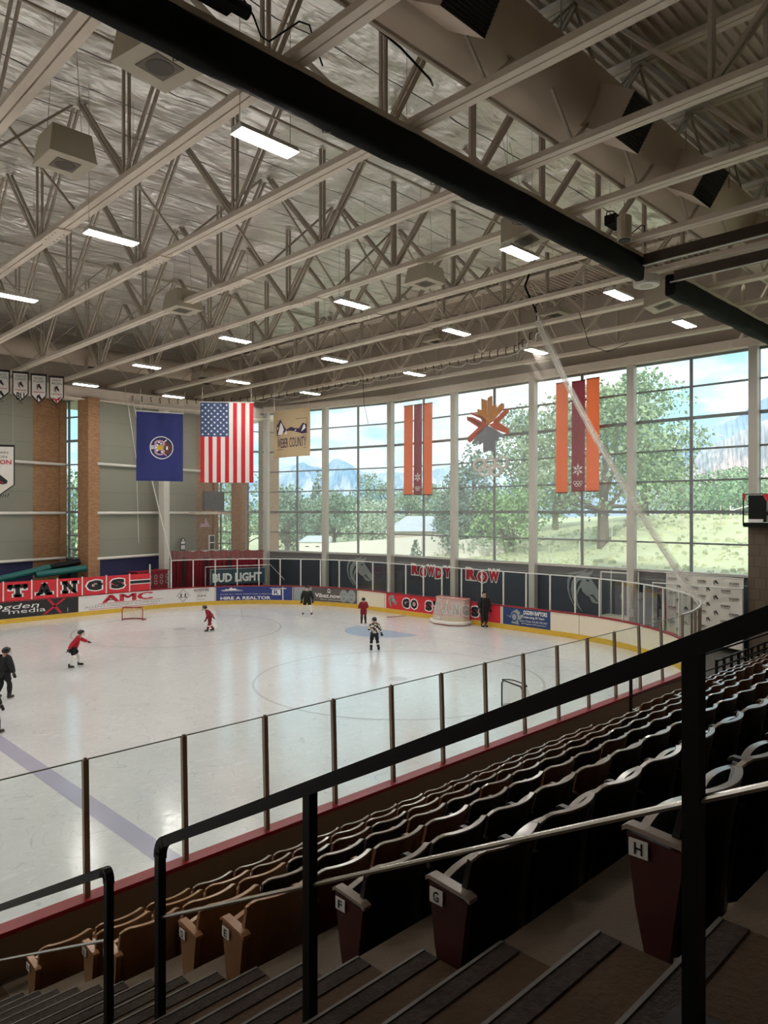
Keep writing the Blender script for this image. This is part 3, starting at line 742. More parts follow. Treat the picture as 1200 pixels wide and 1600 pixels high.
for loc, lb in (((9.85, 9.33, 11.9), 'round white disc speaker under the foil beside the black curtain'), ((19.4, 9.17, 11.6), 'round white drum speaker near the end of the long black curtain')):
    t = thing('disc_speaker', lb, 'speaker', loc)
    mb = MB(); mb.lathe(loc, [(.34, 0), (.36, .04), (.36, .24), (.33, .27)], 28); mb.build('housing', M_['white'], t, smooth=False)
    mb = MB(); mb.lathe((loc[0], loc[1], loc[2] - .012), [(.17, 0), (.17, .014)], 24); mb.build('grille', M_['cream'], t)
    mb = MB(); mb.tube([(loc[0], loc[1], loc[2] + .2), (loc[0], loc[1], 14.7)], .006, 4); mb.build('hanger_wire', M_['steel_dk'], t)
t = thing('cylinder_speaker', 'white cylinder speaker hanging below the duct at upper right', 'speaker', (15.0, 7.6, 11.9))
mb = MB(); mb.lathe((15.0, 7.6, 11.3), [(.15, 0), (.16, .02), (.16, .5), (.12, .53)], 20); mb.build('housing', M_['cream'], t)
mb = MB(); mb.lathe((15.0, 7.6, 11.28), [(.13, 0), (.13, .02)], 20); mb.build('cone', M_['ductin'], t)
mb = MB(); mb.tube([(15.0, 7.6, 11.8), (15.0, 7.6, 14)], .012, 5); mb.build('hanger_rod', M_['steel_dk'], t)
# winch motors on the curtain tracks
for loc, lb in (((15.9, 8.3, 12.15), 'black winch motor above the end of the long curtain'), ((5.15, 8.35, 12.14), 'black electrical box on top of the long curtain at upper left')):
    t = thing('winch_motor', lb, 'motor', loc)
    mb = MB(); mb.box(Vector(loc), (.5, .26, .22)); mb.tube([Vector(loc) + Vector((.25, 0, 0)), Vector(loc) + Vector((.5, 0, .0))], .1, 10); mb.build('motor_body', M_['black'], t)
    mb = MB(); mb.tube([Vector(loc) + Vector((-.2 + .2*k, .1 + .1*math.sin(k*1.3), .12 + .25*math.sin(k*.9))) for k in range(12)], .014, 5); mb.build('cable', M_['black'], t, smooth=True)
for k, (pts_, lb) in enumerate([([(7.2, 8.1, 12.6), (7.6, 8.3, 13.1), (8.3, 8.0, 12.7), (8.9, 7.9, 12.4), (9.3, 8.2, 12.6)], 'loose black cable looping above the long curtain'),
                     ([(21.7, 12.6, 12.0), (22, 12.4, 10.9), (22.5, 12.0, 10.7), (23, 11.5, 11.0)], 'thin black wire dangling near the round white speaker'),
                     ([(24.3, 26.0, 12.1), (24.3, 25.9, 10.6), (24.3, 25.6, 9.6)], 'thin dark cord hanging in front of the windows')]):
    mb = MB(); mb.tube(pts_, .02 if k < 1 else .012, 5); tag(mb.build('loose_cable', M_['black'], None, pts_[0], smooth=True), lb, 'cable')
# ================================================================ BOARDS AND GLASS
BT = 1.07; GT = 2.58
sN0, sF1 = -12.0, S4 + 36.0
bd = thing('rink_boards', 'white dasher boards with yellow kick strip and red cap around the ice', 'rink boards', (EX_, 22, 0))
mb = MB(); board_solid(mb, sN0, sF1, 0, .1, .0, BT - .05); mb.build('facing', M_['board'], bd)
mb = MB(); board_solid(mb, sN0, sF1, -.014, 0.002, .0, .22); tag(mb.build('kick_strip', M_['yellow'], bd), 'yellow kick strip')
mb = MB(); board_solid(mb, sN0, sF1, -.03, .17, BT - .05, BT); tag(mb.build('cap_rail', M_['redcap'], bd), 'dark red cap rail')
mb = MB(); board_solid(mb, sN0, S1 + 3, .10, .16, -.0, BT - .05); tag(mb.build('outer_facing', M_['outer'], bd), 'brown outer facing towards the seats')
# near glass
def near_s(n): return 3.28 + 1.202*n
def glass_set(s0, s1, h0, h1, label, postm, pw, lean=0.03, idx=None, top=None, group='rink glass panels', post=True):
    p0, n0 = rink(s0)
    t = thing('glass_barrier', label, 'glass panel', p0, group)
    off = .07
    mb = MB(); k = max(1, int((s1 - s0)/.4)) if not (s1 <= S1 or (s0 >= S2 and s1 <= S3) or s0 >= S4) else 1
    def fn(i, j):
        p, nn = rink(s0 + .03 + (s1 - s0 - .06)*i); return p + nn*(off - lean*j) + Vector((0, 0, h0 + (h1 - h0)*j))
    mb.grid(fn, k, 1); mb.build('glass_sheet', M_['glass'], t)
    if top:
        mb = MB(); a = [fn(i/k, 1) for i in range(k + 1)]
        for i in range(k): mb.beam(a[i], a[i + 1], .02 if top == 1 else .045, .012 if top == 1 else .045)
        mb.build('top_edge' if top == 1 else 'top_rail', M_['alumdk'] if top == 1 else M_['alum'], t)
    if post:
        p, nn = rink(s0); tdir = Vector((-nn.y, nn.x, 0))
        mb = MB(); mb.beam(p + nn*off + Vector((0, 0, h0 - .02)), p + nn*(off - lean) + Vector((0, 0, h1)), .06 if postm == 'bronze' else pw, pw, nn)
        if postm == 'bronze': mb.beam(p + nn*(off - lean) + Vector((0, 0, h1)), p + nn*(off - lean) + Vector((0, 0, h1 + .02)), .03, .03, nn)
        mb.build('post', M_[postm], t)
    return t
M_['alumdk'] = mat('glass_edge_green', s2l(120, 128, 116), .3)
n0 = -4
for n in range(n0, 13):
    k = n
    lb = 'near side rink glass panel, %s from the lower left picture edge' % ORD[n + 1] if n >= -1 else 'near side rink glass panel left of the picture'
    if n + 1 >= 0: lb = 'near side rink glass panel with bronze post, %s counting up from the lower left' % ORD[n + 1]
    glass_set(near_s(n), near_s(n + 1), BT, GT - .015, lb, 'bronze', .055, .05, top=1)
sC = near_s(13)
# curved corner and end glass: white posts and white top rail
sLg = s_at(268); sLo = s_at(235)
N_ = int(round((sLg - sC)/1.24)); stp = (sLg - sC)/N_
for k in range(N_):
    s0 = sC + k*stp
    p, _ = rink(s0 + stp/2); x = px(p)[0]
    where = 'near corner' if s0 < S2 - 1 else 'far corner' if s0 > S3 else 'window end'
    lb = 'rink glass panel with white post and rail at the %s, %s from the right' % (where, ORD[min(k, 44)])
    glass_set(s0, s0 + stp, BT, GT + .02, lb, 'alum' if s0 > S1 + 6 else 'bronze', .055, .0, top=2)
p, nn = rink(sLg); t = thing('glass_post', 'white end post of the far corner glass beside the stripe panel', 'post', p)
mb = MB(); mb.beam(p + nn*.07 + Vector((0, 0, BT)), p + nn*.07 + Vector((0, 0, GT + .05)), .07, .07, nn); mb.build('post_body', M_['alum'], t)
glass_set(sLg, sLo, BT, 2.42, 'lower rink glass panel between stripe panel and red stand', 'alum', .05, 0, top=None, post=False)
p, nn = rink(sLo); t = thing('glass_post', 'white post between the striped red panel and the glass', 'post', p)
mb = MB(); mb.beam(p + nn*.07 + Vector((0, 0, BT)), p + nn*.07 + Vector((0, 0, 2.45)), .06, .06, nn); mb.build('post_body', M_['alum'], t)

# ---- adverts along the boards
def advert(x0, x1, mkey, label, draw=None, z0=.23, z1=1.01, mats=None, cat='advert'):
    s0, s1 = s_at(x0), s_at(x1); ln = s0 - s1
    p, _ = rink((s0 + s1)/2)
    t = thing('advert_panel', label, cat, (p.x, p.y, z0))
    mb = MB(); fn = board_fn(s0, -.0)
    n = max(1, int(ln/.5)); mb.grid(lambda i, j: fn(ln*i, z0 + (z1 - z0)*j, .006), n, 1)
    mb.build('panel', M_[mkey], t)
    if draw:
        mb = MB(); draw(mb, fn, ln); mb.build('lettering', [M_[k] for k in (mats or ['ink'])], t)
    return t
def d_ogden(mb, fn, L_):
    r0 = L_ - 6.1
    put_text(mb, 'Ogden', fn, L_ - 4.3, L_ - 2.0, .58, .92, .012, .0, 0, .5)
    put_text(mb, 'media', fn, L_ - 3.3, L_ - 1.6, .44, .66, .014, .0, 0)
    # brush-stroke X
    for a, b, w in ((L_ - 1.75, L_ - .75, .16), (L_ - .95, L_ - 1.55, .16)):
        mb.add([fn(a, .28, .016), fn(a + w, .28, .016), fn(b + w, 1.0, .016), fn(b, 1.0, .016)], [(0, 1, 2, 3)], 1)
    mb.add([fn(L_ - 6.6, .27, .012), fn(L_ - 4.6, .42, .012), fn(L_ - 4.5, .5, .012), fn(L_ - 6.6, .5, .012)], [(0, 1, 2, 3)], 1)
    mb.add([fn(L_ - 5.6, .35, .014), fn(L_ - 4.55, .43, .014), fn(L_ - 4.5, .48, .014)], [(0, 1, 2)], 0)
    rect(mb, fn, L_ - .55, L_ - .53, .3, .5, .012, 0)
advert(-60, 122.5, 'adblack', 'black board advert with white handwriting and a red X below the T A N panels', d_ogden, mats=['inkwhite', 'inkred'])
def d_amc(mb, fn, L_):
    [put_text(mb, 'AMC', fn, 1.25 + q_, 3.95 + q_, .58, .96, .012 + abs(q_)*.05, 0.0, 0) for q_ in (-.06, -.03, 0, .03, .06)]
    for a, b in ((1.0, 4.6),): 
        rect(mb, fn, a, b, .53, .55, .012, 1); 
    put_text(mb, "ALLEN'S MASONRY COMPANY", fn, .3, L_ - .4, .36, .49, .012, .0, 2)
    rect(mb, fn, .5, L_ - .6, .28, .30, .012, 1)
advert(123, 262, 'adwhite', "white board advert with three big red capitals behind a small goal", d_amc, mats=['inkred', 'inkred', 'inkgrey'])
def d_hockey(mb, fn, L_):
    c = .85; r = .36; m_ = .62
    for (a0, b0), (a1, b1) in (((c - r, m_), (c, m_ + r)), ((c, m_ + r), (c + r, m_)), ((c + r, m_), (c, m_ - r)), ((c, m_ - r), (c - r, m_))):
        dx, dy = b1 - b0, -(a1 - a0); l = math.hypot(dx, dy); dx, dy = dx/l*.02, dy/l*.02
        mb.add([fn(a0, b0, .012), fn(a1, b1, .012), fn(a1 + dx, b1 + dy, .012), fn(a0 + dx, b0 + dy, .012)], [(0, 1, 2, 3)])
    for e in (-.12, .12):
        disc(mb, fn, c + e, .7, .04, .012, 10); rect(mb, fn, c + e - .04, c + e + .04, .56, .66, .012); rect(mb, fn, c + e - .09, c + e + .09, .50, .54, .012)
    put_text(mb, 'HOCKEYSTOPZ', fn, 1.45, L_ - .3, .80, .95, .012, .03)
    put_text(mb, 'sporting goods and repair', fn, 1.5, L_ - .4, .70, .75, .012, 0)
    put_text(mb, '(726) 882-4918', fn, 1.6, L_ - .5, .46, .62, .012, .01, 0, .3)
    put_text(mb, 'www.hockeystopz.com', fn, 1.6, L_ - .5, .33, .38, .012, 0)
advert(262.5, 335, 'adwhite', 'white board advert with a black diamond and phone number', d_hockey)
def d_realtor(mb, fn, L_):
    k = [(0, 0), (.1, .05), (.16, .03), (.25, .12), (.32, .06), (.4, .16), (.46, .22), (.55, .12), (.62, .16), (.72, .05), (.85, .02), (1, 0)]
    mb.add([fn(.25 + 1.3*a, .80 + .8*b, .012) for a, b in k], [tuple(range(len(k)))])
    put_text(mb, 'GREATER OGDEN', fn, .35, 1.5, .74, .78, .012, 0)
    put_text(mb, 'DOES ALL YOUR RIGHT FOR A REALTOR', fn, .25, 3.3, .56, .61, .012, 0)
    put_text(mb, 'HIRE A REALTOR', fn, .25, 3.1, .27, .45, .012, .03)
    a = L_ - 1.3
    rect(mb, fn, a, a + .95, .88, .92, .012); rect(mb, fn, a + .7, a + .76, .24, .98, .012); rect(mb, fn, a + .1, a + .6, .52, .84, .012)
    put_text(mb, 'R', fn, a + .2, a + .48, .56, .80, .016, .02, 1)
advert(337.5, 457, 'adblue', 'plain blue board advert with white capitals and a house sign in the far corner', d_realtor, mats=['inkwhite', 'adblue'])
def d_vibez(mb, fn, L_):
    # pale left portrait block with an eye, dark text block, two faces at right
    rect(mb, fn, .05, 1.15, .25, 1.0, .010, 1); 
    disc(mb, fn, .62, .82, .13, .014, 16, 1, .35, 2); disc(mb, fn, .62, .82, .05, .016, 10, 1, .8, 0)
    ring(mb, fn, 2.25, .86, .07, .10, .012, 14, 1, 1, 0); rect(mb, fn, 2.12, 2.38, .74, .76, .012, 0)
    put_text(mb, 'Vibez.now.com', fn, 1.35, 3.75, .46, .70, .012, .015)
    put_text(mb, 'REAL AMAZING PEOPLE', fn, 1.7, 3.8, .33, .38, .012, 0)
    for cx, w in ((L_ - .95, .28), (L_ - .4, .3)):
        disc(mb, fn, cx, .62, w, .012, 20, 1, 1.25, 1); disc(mb, fn, cx - .09, .70, .04, .016, 8, 1, .5, 2); disc(mb, fn, cx + .09, .70, .04, .016, 8, 1, .5, 2); disc(mb, fn, cx, .46, .07, .016, 8, 1, .3, 2)
advert(458, 558, 'adgrey', 'dark grey board advert with pale faces and a white web address', d_vibez, mats=['inkwhite', 'inkgrey', 'ink'])

def slab(mb, ch, fn, x0, w, y0, h, d, mi, t=.26, g=0.0):
    "heavy slab-serif capitals from strokes in a unit box; g grows them for the outline"
    if ch in 'SGO':
        if g: put_text(mb, ch, fn, x0 - g*w*1.2, x0 + w*(1 + g*1.2), y0 - g*h*1.2, y0 + h*(1 + g*1.2), d, .15, mi)
        else: put_text(mb, ch, fn, x0, x0 + w, y0, y0 + h, d, .075, mi)
        return
    S = []
    def r(a, b, c, e): S.append([(a - g, c - g), (b + g, c - g), (b + g, e + g), (a - g, e + g)])
    def q(*p): S.append(grow(p, g))
    if ch == 'T': r(0, 1, .8, 1); r(0, .16, .6, 1); r(.84, 1, .6, 1); r(.5 - t/2, .5 + t/2, 0, 1); r(.25, .75, 0, .16)
    if ch == 'A': q((.06, 0), (.32, 0), (.62, 1), (.34, 1)); q((.66, 0), (.94, 0), (.66, 1), (.40, 1)); r(.26, .74, .24, .42); r(0, .42, 0, .15); r(.58, 1, 0, .15)
    if ch == 'N': r(.1, .32, 0, 1); r(.68, .9, 0, 1); q((.66, 0), (.92, 0), (.36, 1), (.08, 1)); r(0, .42, 0, .15); r(.58, 1, .85, 1); r(0, .3, .85, 1)
    if ch == 'G': r(0, .27, .15, .85); r(.15, .9, 0, .2); r(.15, .85, .8, 1); r(.72, 1, .1, .5); r(.5, 1, .38, .55); r(.75, .98, .62, .95)
    if ch == 'S': r(0, .27, .5, .9); r(.1, .9, .8, 1); r(.75, .98, .65, .98); r(.1, .9, .4, .6); r(.73, 1, .1, .5); r(.1, .9, 0, .2); r(.0, .22, .02, .34)
    if ch == 'O': r(0, .27, .15, .85); r(.73, 1, .15, .85); r(.15, .85, 0, .2); r(.15, .85, .8, 1)
    if ch == '!': r(.3, .7, .34, 1); r(.3, .7, 0, .2)
    for P_ in S: mb.add([fn(x0 + a*w, y0 + b*h, d) for a, b in P_], [tuple(range(len(P_)))], mi)
def grow(p, g):
    cx = sum(a for a, _ in p)/len(p); cy = sum(b for _, b in p)/len(p)
    return [(a + (g if a > cx else -g), b + (g if b > cy else -g)) for a, b in p]
def d_go(mb, fn, L_):
    s_ = L_
    horse(mb, fn, .15, .30, .62, .66, .012, 2, 0)
    W_ = .47; x = 1.2
    for ch in 'GO STANGS!':
        if ch == ' ': x += .42; continue
        slab(mb, ch, fn, x, W_*(.55 if ch == '!' else 1), .38, .48, .012, 1, g=.10); slab(mb, ch, fn, x, W_*(.55 if ch == '!' else 1), .38, .48, .018, 0)
        x += W_ + .11
    horse(mb, fn, L_ - 1.25, .30, .62, .62, .012, 2, 0)
advert(603.5, 782, 'red', 'red board advert with black white-edged cheering words behind the big goal', d_go, mats=['ink', 'inkwhite', 'inkgrey'])
def d_rapt(mb, fn, L_):
    k = [(0, .55), (.25, .5), (.35, .8), (.6, 1), (.8, .8), (.7, .6), (1, .75), (.85, .4), (.65, .3), (.75, 0), (.3, .05), (.4, .35)]
    mb.add([fn(.15 + 1.0*a, .28 + .68*b, .012) for a, b in k], [tuple(range(len(k)))], 1); ring(mb, fn, .62, .6, .12, .18, .016, 14, 1, 1.2, 2)
    put_text(mb, 'OGDEN RAPTORS', fn, 1.1, L_ - .15, .76, .95, .012, .03)
    put_text(mb, 'Celebrating 30 Years', fn, 1.05, L_ - .3, .58, .71, .012, .015)
    put_text(mb, 'Season Tickets Call: 801-393-2400', fn, .9, L_ - .15, .44, .52, .012, 0)
    put_text(mb, '#OgdenRaptors', fn, 1.0, L_ - .2, .32, .39, .012, 0)
advert(786, 860, 'adnavy', 'navy board advert with white lettering and grey emblem right of the coach', d_rapt, mats=['inkwhite', 'inkgrey', 'adnavy'])
# seams and goal-side scuffs on blank boards
mb = MB()
for x in (560, 601, 784, 905, 336): 
    s0 = s_at(x); fn = board_fn(s0); rect(mb, fn, -.012, .012, .22, 1.02, .008)
mb.build('seam', M_['bronze'], bd)

# ---- red T A N G S panels standing on the far boards
hT0, hT1 = BT, BT + .90
xs = [(-40, 3.5, 'S'), (5.5, 48, 'T'), (49, 88, 'A'), (89.5, 127, 'N'), (128, 164.5, 'G'), (165.5, 201, 'S')]
for x0, x1, ch in xs:
    s0, s1 = s_at(x0), s_at(x1); L_ = s0 - s1; p, _ = rink((s0 + s1)/2); fn = board_fn(s0, -.02)
    t = thing('letter_panel', 'red board panel with the black letter %s%s' % (ch, ', cut by the left picture edge' if x0 < 0 else (', rightmost letter' if ch == 'S' else '')), 'panel', (p.x, p.y, BT), 'red letter panels on the far boards')
    mb = MB(); mb.prism([(0, hT0), (L_, hT0), (L_, hT1), (0, hT1)], fn, .02); mb.build('panel', M_['red'], t)
    mb = MB(); w = .78; c = L_/2 - w/2 if x0 > 0 else L_ - 2.2
    slab(mb, ch, fn, c, w, hT0 + .2, .52, .03, 1, g=.09); slab(mb, ch, fn, c, w, hT0 + .2, .52, .036, 0)
    mb.build('letter', [M_['ink'], M_['inkwhite']], t)
    mb = MB(); mb.prism([(L_, hT0), (L_ + .06, hT0), (L_ + .06, hT1 + .05), (L_, hT1 + .05)], fn, .04); mb.build('joint_post', M_['alum'], t)
s0, s1 = s_at(202), s_at(234); L_ = s0 - s1; fn = board_fn(s0, -.02); p, _ = rink((s0 + s1)/2)
t = thing('stripe_panel', 'red board panel with black and white stripes right of the letters', 'panel', (p.x, p.y, BT))
mb = MB(); mb.prism([(0, hT0), (L_, hT0), (L_, hT1), (0, hT1)], fn, .02)
rect(mb, fn, 0, L_, hT0 + .36, hT0 + .40, .03, 1); rect(mb, fn, 0, L_, hT0 + .40, hT0 + .55, .03, 2); rect(mb, fn, 0, L_, hT0 + .55, hT0 + .60, .03, 1)
mb.build('panel', [M_['red'], M_['inkwhite'], M_['ink']], t)

# ---- things behind the far boards
def pt(x, y, z): return at_depth(x, y, z)
t = thing('folded_mats', 'teal and black covered poles piled behind the T A N panels', 'covers', (12.5, 37.5, 0))
mb = MB()
for a, b, m_ in (((10.6, 37.5, 1.95), (14.0, 37.8, 2.55), 0), ((12.9, 37.4, 2.2), (15.4, 37.45, 2.4), 0), ((13.7, 37.75, 2.5), (15.2, 37.8, 2.72), 1)):
    mb.tube([a, b], .17, 10, m_)
mb.build('covered_pole', [M_['teal'], M_['black']], t)
mb = MB(); mb.box((13, 37.5, .9), (5, .5, 1.9)); mb.build('rack', M_['ink'], t)
t = thing('storage_cabinet', 'dark cabinet standing under the tall narrow window', 'cabinet', (15.05, 38.75, 0))
mb = MB(); mb.box((15.05, 38.75, 1.2), (.7, .7, 2.4), R(-73)); mb.build('body', M_['ink'], t)
mb = MB(); mb.box((15.2, 38.38, 1.3), (.5, .03, 1.6), R(17)); mb.build('door', M_['darkwall'], t)
c = pt(232, 905, 40.2)
t = thing('red_stage', 'low red storage box behind the stripe panel and glass', 'box', (c.x, c.y, 0))
mb = MB(); mb.box((c.x, c.y, 1.0), (2.2, .7, 2.0), R(17)); mb.build('body', M_['crimson'], t)
mb = MB(); mb.box((c.x, c.y, 2.02), (2.3, .8, .05), R(17)); mb.build('lid', M_['redcap'], t)
fnp = plane_fn(Vector((c.x, c.y, 1.1)) - D1*.5 + D2*.42, D1); mb = MB()
for k in range(4): ring(mb, fnp, .2 + .42*(k % 4), .3, .08, .12, .01, 12); ring(mb, fnp, .2 + .42*(k % 4), .6, .08, .12, .01, 12)
mb.build('crest_pattern', M_['inkgrey'], t)
# crimson curtain wall in the far corner
a = pt(268, 850, 44.0); b = pt(408, 850, 45.3)
t = thing('crimson_curtain', 'crimson pleated curtain hung behind the far corner glass', 'curtain', (a.x, a.y, 0))
dd = (b - a); dd.z = 0; n_ = Vector((-dd.y, dd.x, 0)).normalized()
a0 = Vector((a.x, a.y, 0)) - n_*1.4; 
mb = MB(); mb.grid(lambda i, j: a0 + dd*i + n_*(.07*math.sin(i*150) + .04*math.sin(i*61)) + Vector((0, 0, 2.98*j + (0.04*math.sin(i*47) if j > .5 else 0))), 160, 2); mb.build('pleats', M_['crimson'], t)
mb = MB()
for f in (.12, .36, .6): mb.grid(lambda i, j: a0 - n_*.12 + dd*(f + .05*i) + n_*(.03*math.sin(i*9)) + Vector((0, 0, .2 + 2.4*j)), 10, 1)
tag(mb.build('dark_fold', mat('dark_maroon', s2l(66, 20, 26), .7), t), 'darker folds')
# bud light sign
q = pt(371, 905, 43.0); e1 = pt(328, 905, 42.2); e2 = pt(415, 905, 43.8); ex = (e2 - e1); ex.z = 0; L_ = ex.length
t = thing('wall_sign', 'long dark slate sign with big white capitals behind the far corner glass', 'sign', (q.x, q.y, 0)); fn = plane_fn((e1.x, e1.y, 1.02), ex)
mb = MB(); mb.prism([(0, 0), (L_, 0), (L_, .95), (0, .95)], fn, -.15); mb.build('panel', mat('sign_slate', s2l(58, 78, 90), .4), t)
mb = MB(); put_text(mb, 'BUD LIGHT', fn, .15, L_ - .25, .14, .68, .02, .05); mb.build('lettering', M_['inkwhite'], t)
mb = MB()
for a_, b_, c_, d_ in ((0, L_, .90, .95), (0, .06, 0, .95), (L_ - .06, L_, 0, .95)): rect(mb, fn, a_, b_, c_, d_, .02)
mb.build('rim', M_['inkgrey'], t)
for k in (0.2, L_ - .2):
    pass
# metal handrail behind sign
mb = MB(); p0 = Vector((e1.x - .6, e1.y - .5, 2.15)); p1 = p0 + ex*1.15; mb.tube([p0 - Vector((0, 0, 2.1)), p0, p1, p1 + Vector((1.2, .2, -1.0))], .025, 6)
tag(mb.build('handrail', M_['alum'], None, (p0.x, p0.y, 0)), 'thin pale handrail sloping down beside the slate sign with white capitals', 'handrail')
# scoreboard and shelf, sign, locker on far corner brick wall
q = pt(344, 782, 44.2); q2 = pt(361, 782, 44.6)
t = thing('scoreboard', 'dark flat scoreboard on the corner brick wall under the striped flag', 'scoreboard', (q.x, q.y, 5.3))
fn = plane_fn((pt(320, 800, 43.2).x, pt(320, 800, 43.2).y, 0), D1)
mb = MB(); mb.prism([(0, 5.38), (1.75, 5.38), (1.75, 6.55), (0, 6.55)], fn, -.2); mb.build('screen', mat('screen_slate', s2l(66, 66, 70), .5), t)
mb = MB(); mb.prism([(-.8, 5.16), (2.35, 5.16), (2.35, 5.3), (-.8, 5.3)], fn, -.5); mb.build('shelf', M_['steel_dk'], t)
q = pt(281, 847, 43.2)
t = thing('bottle_sign', 'small white and black cylinder-shaped sign on the grey far wall', 'sign', (q.x, q.y, 3.0)); fn = plane_fn((q.x, q.y, 2.95), D1)
mb = MB(); k = [(0, 0), (.36, 0), (.4, .1), (.4, .62), (.3, .8), (.1, .8), (0, .62)]; mb.prism([(a*1.0, b) for a, b in k], fn, .06, 0)
rect(mb, fn, .04, .36, .12, .36, .07, 1); rect(mb, fn, .04, .36, .44, .6, .07, 1); disc(mb, fn, .2, .68, .07, .07, 10, mi=1); mb.build('sign_face', [M_['ink'], M_['inkwhite']], t)
q = pt(326, 846, 43.6); t = thing('wall_locker', 'small dark window hatch framed in white on the corner brick wall', 'hatch', (q.x, q.y, 3)); fn = plane_fn((q.x, q.y, 3.0), D1)
mb = MB(); mb.prism([(0, 0), (.5, 0), (.5, .9), (0, .9)], fn, .04, 0); rect(mb, fn, .05, .45, .05, .42, .05, 1); rect(mb, fn, .05, .45, .48, .85, .05, 1); mb.build('hatch', [M_['white'], M_['ductin']], t)
q = pt(312, 818, 43.4); t = thing('wall_crest', 'faint pale crest sign on the corner brick wall', 'sign', (q.x, q.y, 4.4)); fn = plane_fn((q.x, q.y, 4.3), D1)
mb = MB(); mb.prism([(0, .1), (.9, .1), (.7, .3), (.5, .62), (.4, .3), (.1, .3)], fn, .03); mb.build('crest', M_['inkpink'], t)

# ---- murals on the window-end wall
def wfn(x0): return plane_fn((WX - .03, on_u(x0, WX - .03), 0), (0, -1, 0))
EB = plane_fn(K1 + EWd.cross(Vector((0, 0, 1)))*0 - Vector((.05, .01, 0)), -EWd)
def mural(label, x0, x1, z0, z1, draw, mats, name='wall_mural'):
    ua = on_u(x0, WX - .03); ub = on_u(x1, WX - .03); t = thing(name, label, 'sign', (WX, (ua + ub)/2, z0)); mb = MB(); draw(mb, wfn(x0), ua - ub, z0, z1); mb.build('artwork', [M_[k] for k in mats], t)
def bold_word(w):
    def f(mb, fn, L_, z0, z1):
        n = len(w); W_ = L_/n
        for k, ch in enumerate(w):
            j = .05*(-1)**k
            put_text(mb, ch, fn, k*W_ - .03, (k + 1)*W_ + .03, z0 + j - .03, z1 + j + .03, .01, .13, 1); put_text(mb, ch, fn, k*W_ + .03, (k + 1)*W_ - .03, z0 + .04 + j, z1 - .04 + j, .02, .07, 0)
    return f
mural('red lettering ROWDY with white outline on the slate wall', 643, 706, 1.75, 2.38, bold_word('ROWDY'), ['inkred', 'inkpinkw'] if False else ['inkred', 'inkwhite'])
mural('red lettering ROW with white outline on the slate wall', 728, 781, 1.72, 2.38, bold_word('ROW'), ['inkred', 'inkwhite'])
mural('large silver horse head painted on the slate wall, right one', 884, 941, .75, 2.65, lambda mb, fn, L_, z0, z1: horse(mb, fn, 0, z0, L_, z1 - z0, .01, 0, 1), ['inkgrey', 'darkwall'])
# left horse is on the bent wall
nrmE = Vector((-EWd.y, EWd.x, 0))
def on_bent(x):
    lo, hi = 0.0, 9.3
    for _ in range(40):
        m_ = (lo + hi)/2; p = K0 + EWd*m_
        if px((p.x, p.y, 1))[0] > x: lo = m_
        else: hi = m_
    return lo
a_, b_ = on_bent(541), on_bent(583); o_ = K0 + EWd*a_; fn = plane_fn((o_.x - .03, o_.y, 0), -EWd)
t = thing('wall_mural', 'large silver horse head painted on the slate wall, left one', 'sign', (o_.x, o_.y, .9)); mb = MB(); horse(mb, fn, 0, .85, a_ - b_, 1.75, .01); mb.build('artwork', [M_['inkgrey'], M_['darkwall']], t)
# press backdrop beside the block wall
t = thing('press_backdrop', 'white fabric backdrop printed with rows of small horse heads and words', 'backdrop', (28.3, 11.2, .3))
yA, yB = on_u(1040, 28.9), on_u(1160, 28.3); P0 = Vector((29.0, yA, 0)); P1 = Vector((28.3, yB, 0)); ex = P1 - P0; L_ = ex.length; exn = ex.normalized(); nn_ = exn.cross(Vector((0, 0, 1)))
def bfn(a, b, d): return P0 + exn*a + Vector((0, 0, b)) + nn_*(d + .03*math.sin(a*3.0 + b*.8) + .012*math.sin(a*9 - b*2))
mb = MB(); mb.grid(lambda i, j: bfn(L_*i, .3 + 2.5*j - .14*i*(1 - j), 0), 30, 16); mb.build('fabric', M_['clothwhite'], t, smooth=True)
mb = MB()
for r_ in range(8):
    for k in range(6):
        a = .12 + k*.66 + (.33 if r_ % 2 else 0); b = 2.5 - r_*.29
        if a + .3 > L_ or b < .42: continue
        if (k + r_) % 2: horse(mb, bfn, a, b, .2, .19, .015, 0, 1)
        else: put_text(mb, 'OGDEN', bfn, a - .04, a + .34, b + .07, b + .15, .015, .02); put_text(mb, 'MUSTANGS', bfn, a - .02, a + .32, b + .01, b + .05, .015)
mb.build('print', [M_['ink'], M_['clothwhite']], t)
mb = MB(); mb.tube([bfn(-.05, 2.82, 0), bfn(L_ + .05, 2.82, 0)], .02, 6); mb.tube([bfn(L_ + .02, 0, 0), bfn(L_ + .02, 2.82, 0)], .02, 6); mb.tube([bfn(.02, 0, 0), bfn(.02, 2.82, 0)], .02, 6); mb.build('frame', M_['alum'], t)
# white frame (penalty gate) behind corner glass
t = thing('gate_frame', 'white tube gate frame behind the near corner glass', 'gate', (28.2, 13.4, 0))
g0, g1 = Vector((28.2, on_u(1020, 28.2), 0)), Vector((28.2, on_u(1160, 28.2), 0)); mb = MB(); mb.tube([g0, g0 + Vector((0, 0, 2.45)), g1 + Vector((0, 0, 2.45)), g1], .035, 8); mb.build('tube', M_['alum'], t)
